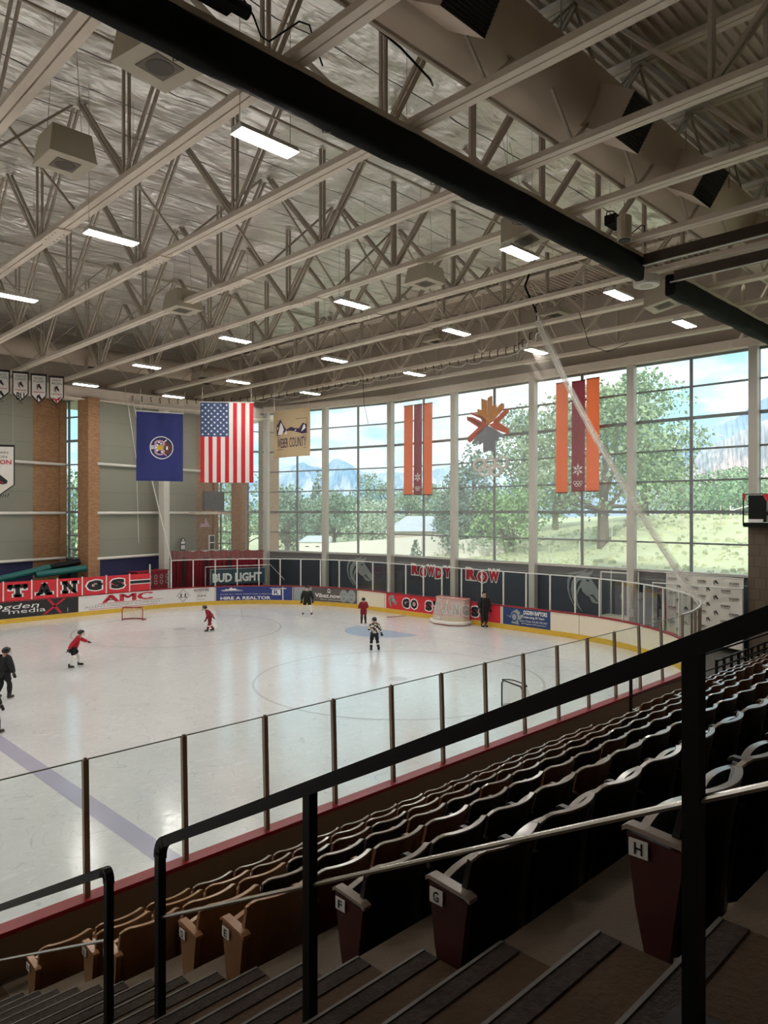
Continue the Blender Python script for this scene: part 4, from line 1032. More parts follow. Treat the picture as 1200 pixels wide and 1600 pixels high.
# penalty bench glass box behind the end boards
t = thing('penalty_box', 'glass-fronted timekeeper booth behind the end boards below the horse head', 'booth', (28.3, 14.9, 0))
ga, gb = on_u(939, 28.4), on_u(982, 28.4); mb = MB()
for a, b in ((28.4, ga), (28.4, gb), (29.3, gb), (29.3, ga)): mb.beam((a, b, 0), (a, b, 2.75), .05, .05)
mb.beam((28.4, ga, 2.75), (28.4, gb, 2.75), .06, .06); mb.build('frame', M_['alum'], t)
mb = MB(); mb.wallstrip([(28.4, ga), (28.4, gb)], .9, 2.75); mb.build('glass_sheet', M_['glass'], t)
mb = MB(); mb.box((28.7, (ga + gb)/2, .45), (.6, ga - gb, .9)); mb.build('counter', M_['board'], t)
mb = MB(); mb.tube([(28.41, gb + .2, 1.5), (28.41, gb + .35, 1.75), (28.41, gb + .25, 2.0)], .02, 5); mb.build('speaking_hole_ring', M_['inkgrey'], t)

# ---- black loudspeaker platform with red pennants on the block wall
t = thing('press_platform', 'black camera platform on top of the block wall at right edge', 'platform', (28.3, 9.0, 4.75))
mb = MB(); mb.box((28.6, 8.4, 4.83), (.9, 2.4, .16)); mb.build('deck', M_['black'], t)
mb = MB(); mb.box((28.35, 9.1, 5.42), (.5, .62, .98)); mb.build('equipment_case', M_['black'], t)
mb = MB(); mb.box((28.09, 9.15, 4.98), (.02, .5, .12)); mb.build('white_tag', M_['inkwhite'], t)
mb = MB()
for z in (5.2, 5.95): mb.tube([(28.15, 9.6, z), (28.15, 7.2, z)], .02, 6)
mb.tube([(28.15, 9.6, 4.8), (28.15, 9.6, 6.0)], .025, 6); mb.tube([(28.0, 8.75, 5.2), (28.0, 8.55, 5.5), (28.0, 8.5, 5.8), (28, 8.1, 5.9)], .05, 6); mb.build('rail', M_['black'], t)
mb = MB(); 
for y, w in ((9.62, .14), (8.95, .34)): mb.prism([(0, 5.96), (w, 5.96), (w/2, 5.66)], plane_fn((28.1, y, 0), (0, -1, 0)), .01)
tag(mb.build('pennant', M_['red'], t), 'small red triangular pennants')
# ================================================================ FLAGS, BANNERS, NET, GOALS
def hang_fn(xa, xb, z, ytop, tilt=0.0, ripple=(.03, .02)):
    "surface facing the viewer between pixel columns at depth z; tilt turns the right edge away"
    A = at_depth(xa, ytop, z); B = at_depth(xb, ytop, z + tilt); B.z = A.z; ex = (B - A); L_ = ex.length; ex.normalize(); n = ex.cross(Vector((0, 0, 1)))
    def fn(a, b, d): return A + ex*a + Vector((0, 0, b)) + n*(d + ripple[0]*math.sin(a*5 + b*.6) + ripple[1]*math.sin(a*11 - b*1.7))
    return fn, L_, A
# blue state flag
z = 35.0; fn, L_, A = hang_fn(213, 286, z, 643, 1.0); H = 108/FP*z
fu, L_, A = hang_fn(213, 286, z, 643, 1.0)
t = thing('state_flag', 'deep blue flag with round seal hanging below the roof at left', 'flag', A)
mb = MB(); mb.grid(lambda i, j: fu(L_*i, -H*j, .05*math.sin(i*3.14)*math.exp(-j*2)*math.sin(j*14)), 24, 30); mb.build('cloth', mat('flag_blue', s2l(34, 44, 110), .7, vary=.15, scale=1.5), t, smooth=True)
mb = MB(); cx, cy = L_*.53, -H*.51
ring(mb, fu, cx, cy, .52, .56, .03, 40, 1, 1, 0); 
for sy in (-1, 1): ring(mb, fu, cx - .08, cy + sy*.20, .13, .24, .03, 18, 1.1, .75, 4)
mb.add([fu(cx + a, cy + b, .035) for a, b in ((.08, .34), (.3, .28), (.46, .1), (.48, -.12), (.36, -.3), (.12, -.34), (.2, -.1), (.12, .05), (.2, .18))], [tuple(range(9))], 2)
disc(mb, fu, cx - .08, cy, .16, .04, 16, 1.1, .9, 1); disc(mb, fu, cx + .08, cy, .05, .045, 10, 1, 1, 1); rect(mb, fu, cx + .22, cx + .3, cy - .1, cy + .08, .045, 0)
for k in range(4): rect(mb, fu, cx - .5 + .065*k, cx - .46 + .065*k, cy - .09, cy + .11, .035, 0)
for a, b in ((-.2, .12), (-.24, 0), (-.2, -.14), (-.02, .2), (.02, -.2), (-.12, .26)): disc(mb, fu, cx + a, cy + b, .05, .045, 8, 1, 1, 0)
mb.add([fu(cx + a, cy + b, .045) for a, b in ((.1, .3), (.24, .42), (.27, .38), (.14, .26))], [(0, 1, 2, 3)], 0); mb.add([fu(cx + a, cy + b, .045) for a, b in ((.06, -.26), (.22, -.42), (.26, -.38), (.1, -.22))], [(0, 1, 2, 3)], 4)
mb.build('seal', [M_['inkwhite'], M_['inkgold'], M_['inkbrown'], M_['ink'], M_['inkpink']], t)
mb = MB(); mb.tube([fu(-.05, .04, 0), fu(L_ + .05, .04, 0)], .03, 6); mb.build('hanging_pole', M_['alum'], t)
mb = MB(); mb.tube([fu(L_, .04, 0), fu(L_ + .1, 1.1, 0)], .012, 5); mb.tube([fu(.2, .04, 0), fu(.2, 1.1, 0)], .012, 5); mb.build('hanging_cord', M_['white'], t)
# national flag
z = 35.5; fu, L_, A = hang_fn(313, 396, z, 629, 0.2, (.035, .02)); H = 125/FP*z
t = thing('national_flag', 'stars and stripes flag hung vertically below the trusses', 'flag', A)
mb = MB()
def mi_flag(i, j):
    if i < 14 and j < 17: return 2
    return 0 if (i//2) % 2 == 0 else 1
mb.grid(lambda i, j: fu(L_*i, -H*j, 0), 26, 40, mi_flag); mb.build('cloth', [mat('flag_red', s2l(196, 28, 52), .7, vary=.06), M_['clothwhite'], mat('flag_navy', s2l(62, 82, 122), .7, vary=.1)], t, smooth=True)
mb = MB(); cw, chh = L_*14/26, H*17/40
for i in range(11):
    for j in range(9):
        if (i + j) % 2 == 0:
            cx = cw*(j + .75)/9.5; cy = -chh*(i + .8)/11.6; r = cw/9*.42
            P5 = []
            for k in range(10):
                a = math.pi/2 + k*math.pi/5; rr = r if k % 2 == 0 else r*.42; P5.append(fu(cx + rr*math.cos(a), cy + rr*math.sin(a), .025))
            mb.add(P5, [tuple(range(10))])
mb.build('stars', M_['inkwhite'], t)
mb = MB(); mb.tube([fu(-.05, .03, 0), fu(L_ + .05, .03, 0)], .025, 6); mb.build('hanging_pole', M_['alum'], t)
mb = MB()
for a in (.1, L_ - .1): mb.tube([fu(a, .03, 0), fu(a, .75, 0)], .012, 5)
mb.build('hanging_cord', M_['white'], t)
# Weber County banner
A = at_depth(427, 643, 38.0); B = at_depth(484, 640.5, 36.2); B.z = A.z; ex = B - A; L_ = ex.length; ex.normalize(); n_ = ex.cross(Vector((0, 0, 1))); H = 73/FP*38
def fw(a, b, d): return A + ex*a + Vector((0, 0, b)) + n_*(d + .04*math.sin(a*2.2 + b))
t = thing('county_banner', 'beige square banner reading WEBER COUNTY with purple mountains', 'banner', A)
mb = MB(); mb.grid(lambda i, j: fw(L_*i, -H*j, 0), 16, 12); mb.build('cloth', mat('banner_beige', s2l(196, 176, 140), .8, vary=.06), t, smooth=True)
mb = MB()
def wx(a): return (a - 55)/700*L_
def wy(b): return -(b - 215)/820*H
mb.add([fw(wx(a), wy(b), .02) for a, b in ((125, 650), (125, 480), (215, 370), (240, 440), (330, 560), (420, 520), (470, 545), (560, 560), (620, 470), (690, 500), (690, 650))], [tuple(range(11))])
for pl in (((215, 430), (175, 560), (150, 640), (240, 640), (285, 560), (250, 470)), ((330, 560), (300, 640), (345, 640)), ((500, 570), (480, 610), (520, 580)), ((640, 500), (600, 620), (680, 560), (660, 500)), ((150, 500), (135, 560), (170, 510))):
    mb.add([fw(wx(a), wy(b), .03) for a, b in pl], [tuple(range(len(pl)))], 1)
for y in (395, 690, 900): rect(mb, fw, wx(125), wx(690), wy(y), wy(y) + .02, .02)
for x in (125, 690): rect(mb, fw, wx(x), wx(x) + .02, wy(655), wy(395), .02)
put_text(mb, 'WEBER COUNTY', fw, wx(130), wx(690), wy(870), wy(705), .02, 0); mb.build('print', [mat('print_plum', s2l(54, 36, 78), .6), M_['inkwhite']], t)
mb = MB()
for a in (.1, L_ - .1): mb.tube([fw(a, 0, 0), fw(a, 1.3, 0)], .012, 5)
mb.build('hanging_cord', M_['white'], t)

# ---- small pennant-shaped retired number banners and the champion banner
def shield(xa, xb, y0, yb, ytip, z, label, lines, tilt=.3, brim='ink'):
    fu, L_, A = hang_fn(xa, xb, z, y0, tilt, (.01, .008)); k = z/FP
    hb = (yb - y0)*k; ht = (ytip - y0)*k
    t = thing('pennant_banner', label, 'banner', A, 'shield shaped banners at the far left')
    mb = MB(); g = .05 if hb < 2 else .09
    mb.add([fu(a, b, 0) for a, b in ((0, 0), (0, -hb), (L_/2, -ht), (L_, -hb), (L_, 0))], [(0, 1, 2, 3, 4)]); mb.add([fu(a, b, -.02) for a, b in ((0, 0), (0, -hb), (L_/2, -ht), (L_, -hb), (L_, 0))], [(4, 3, 2, 1, 0)])
    mb.add([fu(a, b, .012) for a, b in ((g, -g*1.6), (g, -hb + g*.3), (L_/2, -ht + g*1.5), (L_ - g, -hb + g*.3), (L_ - g, -g*1.6))], [(0, 1, 2, 3, 4)], 1)
    mb.build('cloth', [M_[brim], M_['clothwhite']], t)
    mb = MB(); lines(mb, fu, L_, hb, ht); mb.build('print', [M_['ink'], M_['inkred']], t)
    mb = MB(); mb.tube([fu(0, 0, 0), fu(L_, 0, 0)], .02, 6); mb.build('hanging_rod', M_['black'], t)
    mb = MB()
    for a in (.08, L_ - .08): mb.tube([fu(a, 0, 0), fu(a, 12.1 - A.z, 0)], .006, 4)
    mb.build('hanging_cord', M_['steel_dk'], t)
def pen(n1, n2, mark):
    def f(mb, fu, L_, hb, ht):
        put_text(mb, n1, fu, L_*.2, L_*.8, -.26, -.15, .02); put_text(mb, n2, fu, L_*.15, L_*.85, -.4, -.29, .02)
        horse(mb, fu, L_*.34, -.78, L_*.34, .32, .02, 0, 1); rect(mb, fu, L_*.15, L_*.85, -.86, -.83, .02, 1)
        if mark == 'BU': put_text(mb, 'BU', fu, L_*.26, L_*.74, -1.3, -.95, .02, .03)
        elif mark == 'H': put_poly(mb, HORSE[0], fu, L_*.3, -1.3, L_*.4, .36, .02, 0)
        else: put_poly(mb, [(0, .8), (.5, .6), (1, 1), (.8, .4), (.6, .5), (.5, 0), (.3, .5), (.1, .5)], fu, L_*.2, -1.3, L_*.6, .38, .02, 1)
        put_text(mb, 'Cup', fu, L_*.36, L_*.64, -1.48, -1.38, .02)
    return f
zz = 33.0
shield(-14, 15.5, 577, 611, 624, zz, 'shield banner cut by the left picture edge', pen('CAMERON', 'DAVIS', 'H'))
shield(19, 45, 580, 614, 627, zz + .2, 'shield banner with the letters BU', pen('MARCUS', 'DUMONT', 'BU'))
shield(48, 73, 583.5, 617, 630, zz + .4, 'shield banner with a grey figure, third from the left edge', pen('MICHAEL', 'HUGER', 'H'))
shield(76.5, 100, 587, 620, 632.5, zz + .6, 'shield banner with a red bird mark, rightmost', pen('JAKE', 'ARSEN', 'C'))
def champ(mb, fu, L_, hb, ht):
    put_text(mb, 'MOUNTAIN', fu, L_*.3, L_*.86, -.42, -.3, .02); put_text(mb, 'DIVISION', fu, L_*.35, L_*.84, -.62, -.5, .02); put_text(mb, 'CHAMPION', fu, L_*.1, L_*.93, -.92, -.7, .02, .02, 1)
    put_text(mb, '2023', fu, L_*.4, L_*.7, -1.06, -.98, .02); horse(mb, fu, L_*.15, -2.1, L_*.7, .95, .02, 0, 1); put_text(mb, 'Ogden!', fu, L_*.3, L_*.85, -2.55, -2.3, .02, 0, 0, .3)
shield(-52, 23, 694, 757, 784, 34.0, 'large champion banner with a horse outline at the left edge', champ, .6)

# ---- red banners hung in front of the windows
def long_banner(xa, xb, y0, y1, u, mkey, label, sym=False):
    ya, yb = on_u(xa, u), on_u(xb, u); zt = CZ + (800 - y0)/FP*depth((u, (ya + yb)/2)); zb = CZ + (800 - y1)/FP*depth((u, (ya + yb)/2)); W_ = ya - yb
    t = thing('long_banner', label, 'banner', (u, (ya + yb)/2, zb), 'long banners hung at the windows')
    f = lambda a, b, d: Vector((u - d - .02*math.sin(a*9 + b*.4), ya - a, b))
    mb = MB(); mb.grid(lambda i, j: f(W_*i, zb + (zt - zb)*j, 0), 8, 16); mb.build('cloth', M_[mkey], t, smooth=True)
    mb = MB(); mb.tube([f(0, zt, 0), f(W_, zt, 0)], .03, 6); mb.tube([f(0, zb, 0), f(W_, zb, 0)], .03, 6); mb.build('end_rod', mat('rod_maroon', s2l(110, 40, 38), .5), t)
    mb = MB(); mb.tube([f(W_/2, zt, 0), Vector((WX - .2, ya - W_/2, ZTOP + .15))], .008, 4); mb.build('hanging_cord', M_['steel_dk'], t)
    if sym:
        mb = MB(); c = W_/2; zc = zb + .95; r = W_*.42
        snow(mb, f, c, zc, r, .03)
        for k, (a, b) in enumerate(((-.2, .0), (0, 0), (.2, 0), (-.1, -.1), (.1, -.1))): ring(mb, f, c + a*W_*1.2, zb + .38 + b, .07*W_*1.2, .1*W_*1.2, .03, 14)
        mb.build('emblem', M_['inkwhite'], t)
def snow(mb, f, c, zc, r, d):
    for k in range(6):
        a = math.pi/2 + k*math.pi/3
        def bar(p0, p1, w):
            dx, dy = p1[0] - p0[0], p1[1] - p0[1]; l = math.hypot(dx, dy); nx, ny = -dy/l*w, dx/l*w
            mb.add([f(c + p0[0] + nx, zc + p0[1] + ny, d), f(c + p0[0] - nx, zc + p0[1] - ny, d), f(c + p1[0] - nx, zc + p1[1] - ny, d), f(c + p1[0] + nx, zc + p1[1] + ny, d)], [(0, 1, 2, 3)])
        e = (math.cos(a)*r, math.sin(a)*r); bar((e[0]*.15, e[1]*.15), e, r*.07)
        for sg in (-1, 1):
            b = a + sg*.55; bar((math.cos(a)*r*.35, math.sin(a)*r*.35), (math.cos(a)*r*.35 + math.cos(b)*r*.4, math.sin(a)*r*.35 + math.sin(b)*r*.4), r*.06)
def sheer(name, c):
    m = mat(name, c, .8, vary=.08, scale=1.2, stretch=(1, 4, .2)); nt = m.node_tree; b = nt.nodes['Principled BSDF']; tl = nt.nodes.new('ShaderNodeBsdfTranslucent'); tl.inputs[0].default_value = (*[min(1, k*1.5) for k in c], 1)
    mx = nt.nodes.new('ShaderNodeMixShader'); mx.inputs[0].default_value = .6; nt.links.new(b.outputs[0], mx.inputs[1]); nt.links.new(tl.outputs[0], mx.inputs[2]); nt.links.new(mx.outputs[0], nt.nodes['Material Output'].inputs[0]); return m
M_['borange'] = sheer('sheer_orange', s2l(236, 104, 66)); M_['bmaroon'] = sheer('sheer_maroon', s2l(132, 56, 66))
UB = 28.9
long_banner(631, 645, 634, 773, UB, 'borange', 'left orange banner of the farther set at the windows'); long_banner(646.5, 659.5, 632, 773, UB, 'bmaroon', 'maroon banner with small white snowflake of the farther set', True); long_banner(662, 675.5, 630, 773, UB, 'borange', 'right orange banner of the farther set at the windows')
long_banner(868.5, 887.5, 598, 770, UB, 'borange', 'left orange banner of the nearer set at the windows'); long_banner(893, 914, 595.5, 767.5, UB, 'bmaroon', 'maroon banner with white snowflake and rings of the nearer set', True); long_banner(916, 936.5, 591, 767.5, UB, 'borange', 'right orange banner of the nearer set at the windows')

# ---- big hanging emblem and rings in the middle window
u = 28.7
def f3(px_, py_, d=0):
    y = on_u(px_, u); return Vector((u - d, y, CZ + (800 - py_)/FP*depth((u, on_u(763, u)))))
def emb(poly, m_, name, par, th=.12):
    q = [(700 + a*160/1200, 600 + b*180/1350) for a, b in poly]
    mb = MB(); mb.prism(q, lambda a, b, d: f3(a, b, d), th); return mb.build(name, m_, par)
c = f3(763, 665)
t = thing('hanging_emblem', 'large orange, red and grey faceted star emblem hanging before the windows', 'emblem', c)
og = mat('emblem_orange', s2l(214, 138, 50), .5); rdm = mat('emblem_red', s2l(206, 84, 54), .5); gr_ = mat('emblem_grey', s2l(122, 128, 140), .5)
emb([(405, 165), (462, 190), (470, 400), (485, 400), (480, 170), (522, 150), (525, 280), (565, 250), (580, 300), (640, 250), (660, 255), (660, 310), (520, 450), (470, 480), (440, 420), (360, 345), (360, 280), (410, 300)], og, 'upper_rays', t)
emb([(238, 355), (300, 370), (480, 480), (400, 500)], rdm, 'left_ray', t); emb([(238, 355), (400, 460), (370, 500), (240, 400)], rdm, 'left_ray', t)
emb([(285, 310), (420, 375), (470, 430), (430, 470), (400, 400), (285, 335)], rdm, 'left_ray', t)
emb([(690, 320), (715, 330), (715, 360), (590, 470), (540, 450)], rdm, 'right_ray', t); emb([(490, 480), (590, 455), (722, 550), (718, 612), (560, 540)], rdm, 'right_ray', t)
emb([(248, 605), (370, 500), (480, 480), (400, 560), (265, 665), (248, 650)], rdm, 'left_ray', t)
emb([(360, 560), (480, 490), (600, 570), (672, 640), (670, 658), (600, 625), (590, 680), (545, 665), (545, 800), (485, 775), (430, 805), (425, 670), (378, 705), (372, 655), (300, 695), (298, 670), (355, 610)], gr_, 'lower_rays', t)
mb = MB(); mb.tube([c + Vector((0, 0, 1.4)), (c.x, c.y, 14.0)], .01, 4); mb.build('hanging_wire', M_['steel_dk'], t)
for k, (a, b) in enumerate(((370, 945), (493, 942), (628, 928), (432, 1010), (562, 1010))):
    cc = f3(700 + a*160/1200, 600 + b*180/1350); rr = 58*160/1200/FP*depth(cc)*1.15
    pts_ = [cc + Vector((0, math.cos(q*2*math.pi/32)*rr*1.25, math.sin(q*2*math.pi/32)*rr)) for q in range(33)]
    mb = MB(); mb.tube(pts_, .065, 8); mb.tube([cc + Vector((0, 0, rr)), (cc.x, cc.y, 11.8)], .005, 4); tag(mb.build('hanging_ring', M_['white'], None, cc, smooth=True), 'pale hanging ring, %s of five' % ['upper left', 'upper middle', 'upper right', 'lower left', 'lower right'][k], 'ring', 'five interlocking rings below the emblem')

# ---- safety net
top = [Vector((18.2, 38.0, 11.4)), Vector((20.5, 37.4, 11.4)), Vector((23.5, 35.5, 11.6)), Vector((25.06, 32.5, 11.85)), Vector((25.06, 28, 11.9)), Vector((25.06, 24, 11.9)), Vector((25.0, 20, 11.85)), Vector((24.4, 17, 11.75)), Vector((22.6, 14.8, 11.8)), Vector((20.9, 13.75, 12.05))]
def lerp_pts(P_, t):
    d = [0]
    for i in range(1, len(P_)): d.append(d[-1] + (P_[i] - P_[i - 1]).length)
    x = t*d[-1]
    for i in range(1, len(P_)):
        if x <= d[i] + 1e-9: return P_[i - 1].lerp(P_[i], (x - d[i - 1])/(d[i] - d[i - 1]))
    return P_[-1].copy()
sR = S1 + 2.5
bot = [rink(sLg - (sLg - sR)*k/60) for k in range(61)]; bot = [p + n*.05 + Vector((0, 0, GT + .04)) for p, n in bot]
t = thing('safety_net', 'sheer white safety net hanging from the roof behind the end glass', 'net', (25, 24, GT))
def netp(i, j):
    a = lerp_pts(top, i); b = lerp_pts(bot, i); p = a.lerp(b, j); p.x += .1*math.sin(i*160)*(1 - j)*1; p.y += 1.0*max(0, (i - .8)/.2)**2*4*j*(1 - j)*.38; p.z += (-.1*abs(math.sin(i*math.pi*30)))*(1 - j)
    return p
mb = MB(); mb.grid(netp, 240, 10, us=40, vs=12); mb.build('netting', M_['net'], t)
mb = MB()
for q_ in (.955, .97): mb.grid(lambda i, j: netp(q_ + (1 - q_)*i, j) + Vector((.06 + .12*math.sin(i*9 + q_*90), .1*math.cos(i*14 + q_*50), 0)), 14, 14, us=4, vs=12)
tag(mb.build('gathered_edge', M_['net'], t), 'gathered diagonal net edge')
mb = MB(); mb.tube([netp(i/240, 0) for i in range(241)], .02, 5); mb.build('top_rope', M_['white'], t, smooth=True)
mb = MB()
mb.tube([netp(0, 0), netp(0, .5), netp(0, 1)], .03, 5); mb.build('edge_rope', M_['white'], t); mb = MB()
mb.tube([netp(1, j/10) for j in range(11)], .014, 4); mb.build('edge_rope', M_['white'], t)
for k in range(61):
    if k % 2 and k > 52: continue
    i = k/60; p_ = lerp_pts(top, i); mb = MB(); mb.tube([p_, p_ + Vector((.02, .05, .12)), p_ + Vector((-.04, .0, .26)), p_ + Vector((.03, -.05, .30))], .02, 5); mb.build('net_hook', M_['black'], t)
mb = MB(); mb.tube([top[-1], top[-1] + Vector((-.25, .3, .9)), Vector((20.7, 13.6, 14))], .04, 6); mb.build('hanging_strap', M_['black'], t)
mb = MB(); mb.tube([Vector((16.6, 35.6, 12.0)), Vector((17.2, 35.5, 8.0)), Vector((17.3, 35.45, 3.7))], .012, 5); tag(mb.build('hoist_rope', M_['white'], None, (17.3, 35.5, 3.7)), 'thin white hoist rope dangling over the blue flag', 'rope')

# ---- goals
def goal(loc, rz, w, h, dpt, label, netm='goalnet', red='goalred', back_lean=.35):
    t = thing('hockey_goal', label, 'goal', loc); t.rotation_euler = (0, 0, rz); ORG[t.name] = Vector((0, 0, 0))
    r = .035 if w > 1.5 else .022
    mb = MB(); mb.tube([(-w/2, 0, 0), (-w/2, 0, h - .08), (-w/2 + .08, 0, h), (w/2 - .08, 0, h), (w/2, 0, h - .08), (w/2, 0, 0)], r, 8); mb.build('front_frame', M_[red], t, smooth=True)
    base = [(-w/2, 0, .03), (-w/2 - .06, -dpt*.6, .03), (-w/4, -dpt, .03), (w/4, -dpt, .03), (w/2 + .06, -dpt*.6, .03), (w/2, 0, .03)]
    mb = MB(); mb.tube(base, .028, 8); mb.build('base_frame', M_['white' if red != 'goalred' else red], t, smooth=True)
    topb = [(-w/2, 0, h), (-w/2 + .05, -dpt*.35, h), (-w/4, -dpt*.5, h), (w/4, -dpt*.5, h), (w/2 - .05, -dpt*.35, h), (w/2, 0, h)]
    mb = MB(); mb.tube(topb, .02, 8); mb.build('top_shelf_frame', M_[red], t, smooth=True)
    mb = MB(); B_ = [Vector(p) for p in base]; T_ = [Vector(p) for p in topb]
    mb.grid(lambda i, j: lerp_pts(B_, i).lerp(lerp_pts(T_, i), j) + Vector((0, -.05*math.sin(j*math.pi), 0)), 30, 10, us=14, vs=7)
    mb.add(topb, [tuple(range(6))], 0, [[(p[0]*4, p[1]*4) for p in topb]]); mb.build('net', M_[netm], t)
    if back_lean > .3:
        mb = MB(); mb.tube([(0, 0, h), (0, -dpt*.5, h), (0, -dpt, .03)], .014, 5); mb.build('center_bar', M_['white'], t)
    return t
M_['bignet'] = see_through('cream_goal_net', (1, 1, 1), .6, pattern=.06, pscale=9)
g = hit(692, 973, 0)
big = goal((26.2, 22.3, 0), R(-90), 1.83, 1.22, 1.0, 'large full-size goal standing against the red board advert', 'bignet')
big.location = (26.8, 22.2, 0)
# skirt pads
mb = MB(); mb.tube([(-.97, -.02, .12), (-.99, -.6, .12), (-.46, -.99, .12), (.46, -.99, .12), (.99, -.6, .12), (.97, -.02, .12)], .09, 8); tag(mb.build('skirt_pad', M_['clothwhite'], big, smooth=True), 'white padded skirt')
mb = MB(); mb.tube([(-.9, .0, 1.2), (-.86, -.36, 1.2), (-.45, -.51, 1.2), (.45, -.51, 1.2), (.86, -.36, 1.2), (.9, 0, 1.2)], .045, 8); tag(mb.build('top_pad', mat('pad_pink', s2l(206, 150, 140), .7), big, smooth=True), 'pink top lacing')
g1 = hit(207, 969.5, 0)
goal(g1, R(45.25 - 90) + math.pi, 1.0, .62, .5, 'small practice goal with thin red frame near the far boards', back_lean=.36)
g2 = hit(800, 1110, 0)
goal(g2, R(70), .95, .72, .5, 'small practice goal seen through the near glass', 'goalnet', 'ink', .2)
for (x, y), (x2, y2), lb in (((612, 964), (634, 962), 'hockey stick lying on the ice by the end boards'),):
    a, b = hit(x, y, .01), hit(x2, y2, .01); t = thing('hockey_stick', lb, 'stick', a); mb = MB(); mb.beam(a, b, .03, .02); mb.build('shaft', M_['crimson'], t); mb = MB(); mb.beam(a, a + Vector((-.2, .15, .0)), .06, .02); mb.build('blade', M_['ink'], t)
# ================================================================ STANDS, STAIRS, SEATS, RAILS
def rowv(k): return 7.194 - .84*k            # front of the armrests
def rowf(k): return .60 + .427*k             # floor of the row
KMAX = 19
UA = 2.36                                     # edge of the aisle
gs = thing('grandstand', 'dark stepped concrete stand rising from the rink under the seats', 'grandstand', (12, 2, 0))
for k in range(KMAX):
    v0 = rowv(k) + .40 if k else NY - .16; v1 = rowv(k) - .44
    mb = MB(); 
    for ua, ub in ((-16, -3.0), (UA, 13.0), (14.4, 28.4)):
        mb.add([(ua, v0, rowf(k)), (ub, v0, rowf(k)), (ub, v1, rowf(k)), (ua, v1, rowf(k)), (ua, v1, rowf(k + 1)), (ub, v1, rowf(k + 1)), (ua, v0, -.04), (ua, v1, -.04), (ub, v0, -.04), (ub, v1, -.04), (ua, v0, rowf(k) - .43), (ub, v0, rowf(k) - .43)],
               [(0, 1, 2, 3)[::-1], (3, 2, 5, 4)[::-1], (6, 7, 3, 0), (1, 2, 9, 8), (0, 1, 11, 10)])
    mb.build('tread', M_['concrete'], gs)
def stairs(ua, ub, label, kmax):
    t = thing('aisle_stairs', label, 'stairs', ((ua + ub)/2, 4, 0))
    for k in range(kmax):
        f = rowf(k); v0 = rowv(k) + .40 if k else NY - .16; v1 = rowv(k) - .44; vm = rowv(k) - .02
        for a, b, h in ((v0, v1, f), (vm, v1, f + .2135)):
            mb = MB(); mb.box(((ua + ub)/2, (a + b)/2, h - .15), (ub - ua, a - b, .30)); o = mb.build('step', M_['tread'], t)
            if k < 11:
                mb = MB(); mb.box(((ua + ub)/2, a - .052, h + .003), (ub - ua - .01, .075, .006)); tag(mb.build('nosing', M_['nosing'], o), 'dark ribbed nosing strip')
                mb = MB(); mb.box(((ua + ub)/2, a - .006, h + .0), (ub - ua - .01, .014, .02)); tag(mb.build('step_edge', M_['edge'], o), 'pale step edge')
    return t
stairs(-3.0, UA, 'wide aisle stairs with dark ribbed nosings in the foreground', 14)
stairs(13.0, 14.4, 'narrow farther aisle stairs between the two seat blocks', KMAX)

# ---- seats: one prototype per tone, copied
SW = .53
def back_surface(th, w=SW - .03, z0=-.46, z1=.15):
    def f(i, j):
        x = (i - .5)*w; y = -.225 + .32*(i - .5)**2 - .06*j + .02*math.sin(j*3.1); z = z0 + (z1 - z0)*j - (0.035*max(0, abs(i - .5)*2 - .82)/.18 if j > .9 else 0)
        return Vector((x, y - th, z))
    return f
def shell(mb, f0, f1, nu, nv):
    b = len(mb.v)
    for f in (f0, f1):
        for j in range(nv + 1):
            for i in range(nu + 1): mb.v.append(f(i/nu, j/nv))
    m = (nu + 1)*(nv + 1); W1 = nu + 1
    def q(*a): mb.f.append([b + k for k in a]); mb.mi.append(0); mb.uv.append(None)
    for j in range(nv):
        for i in range(nu):
            a = j*W1 + i; q(a + W1, a + W1 + 1, a + 1, a); q(m + a, m + a + 1, m + a + W1 + 1, m + a + W1)
    for i in range(nu): q(i, i + 1, m + i + 1, m + i); a = nv*W1 + i; q(a + 1, a, m + a, m + a + 1)
    for j in range(nv): a = j*W1; q(a + W1, a, m + a, m + a + W1); a = j*W1 + nu; q(a, a + W1, m + a + W1, m + a)
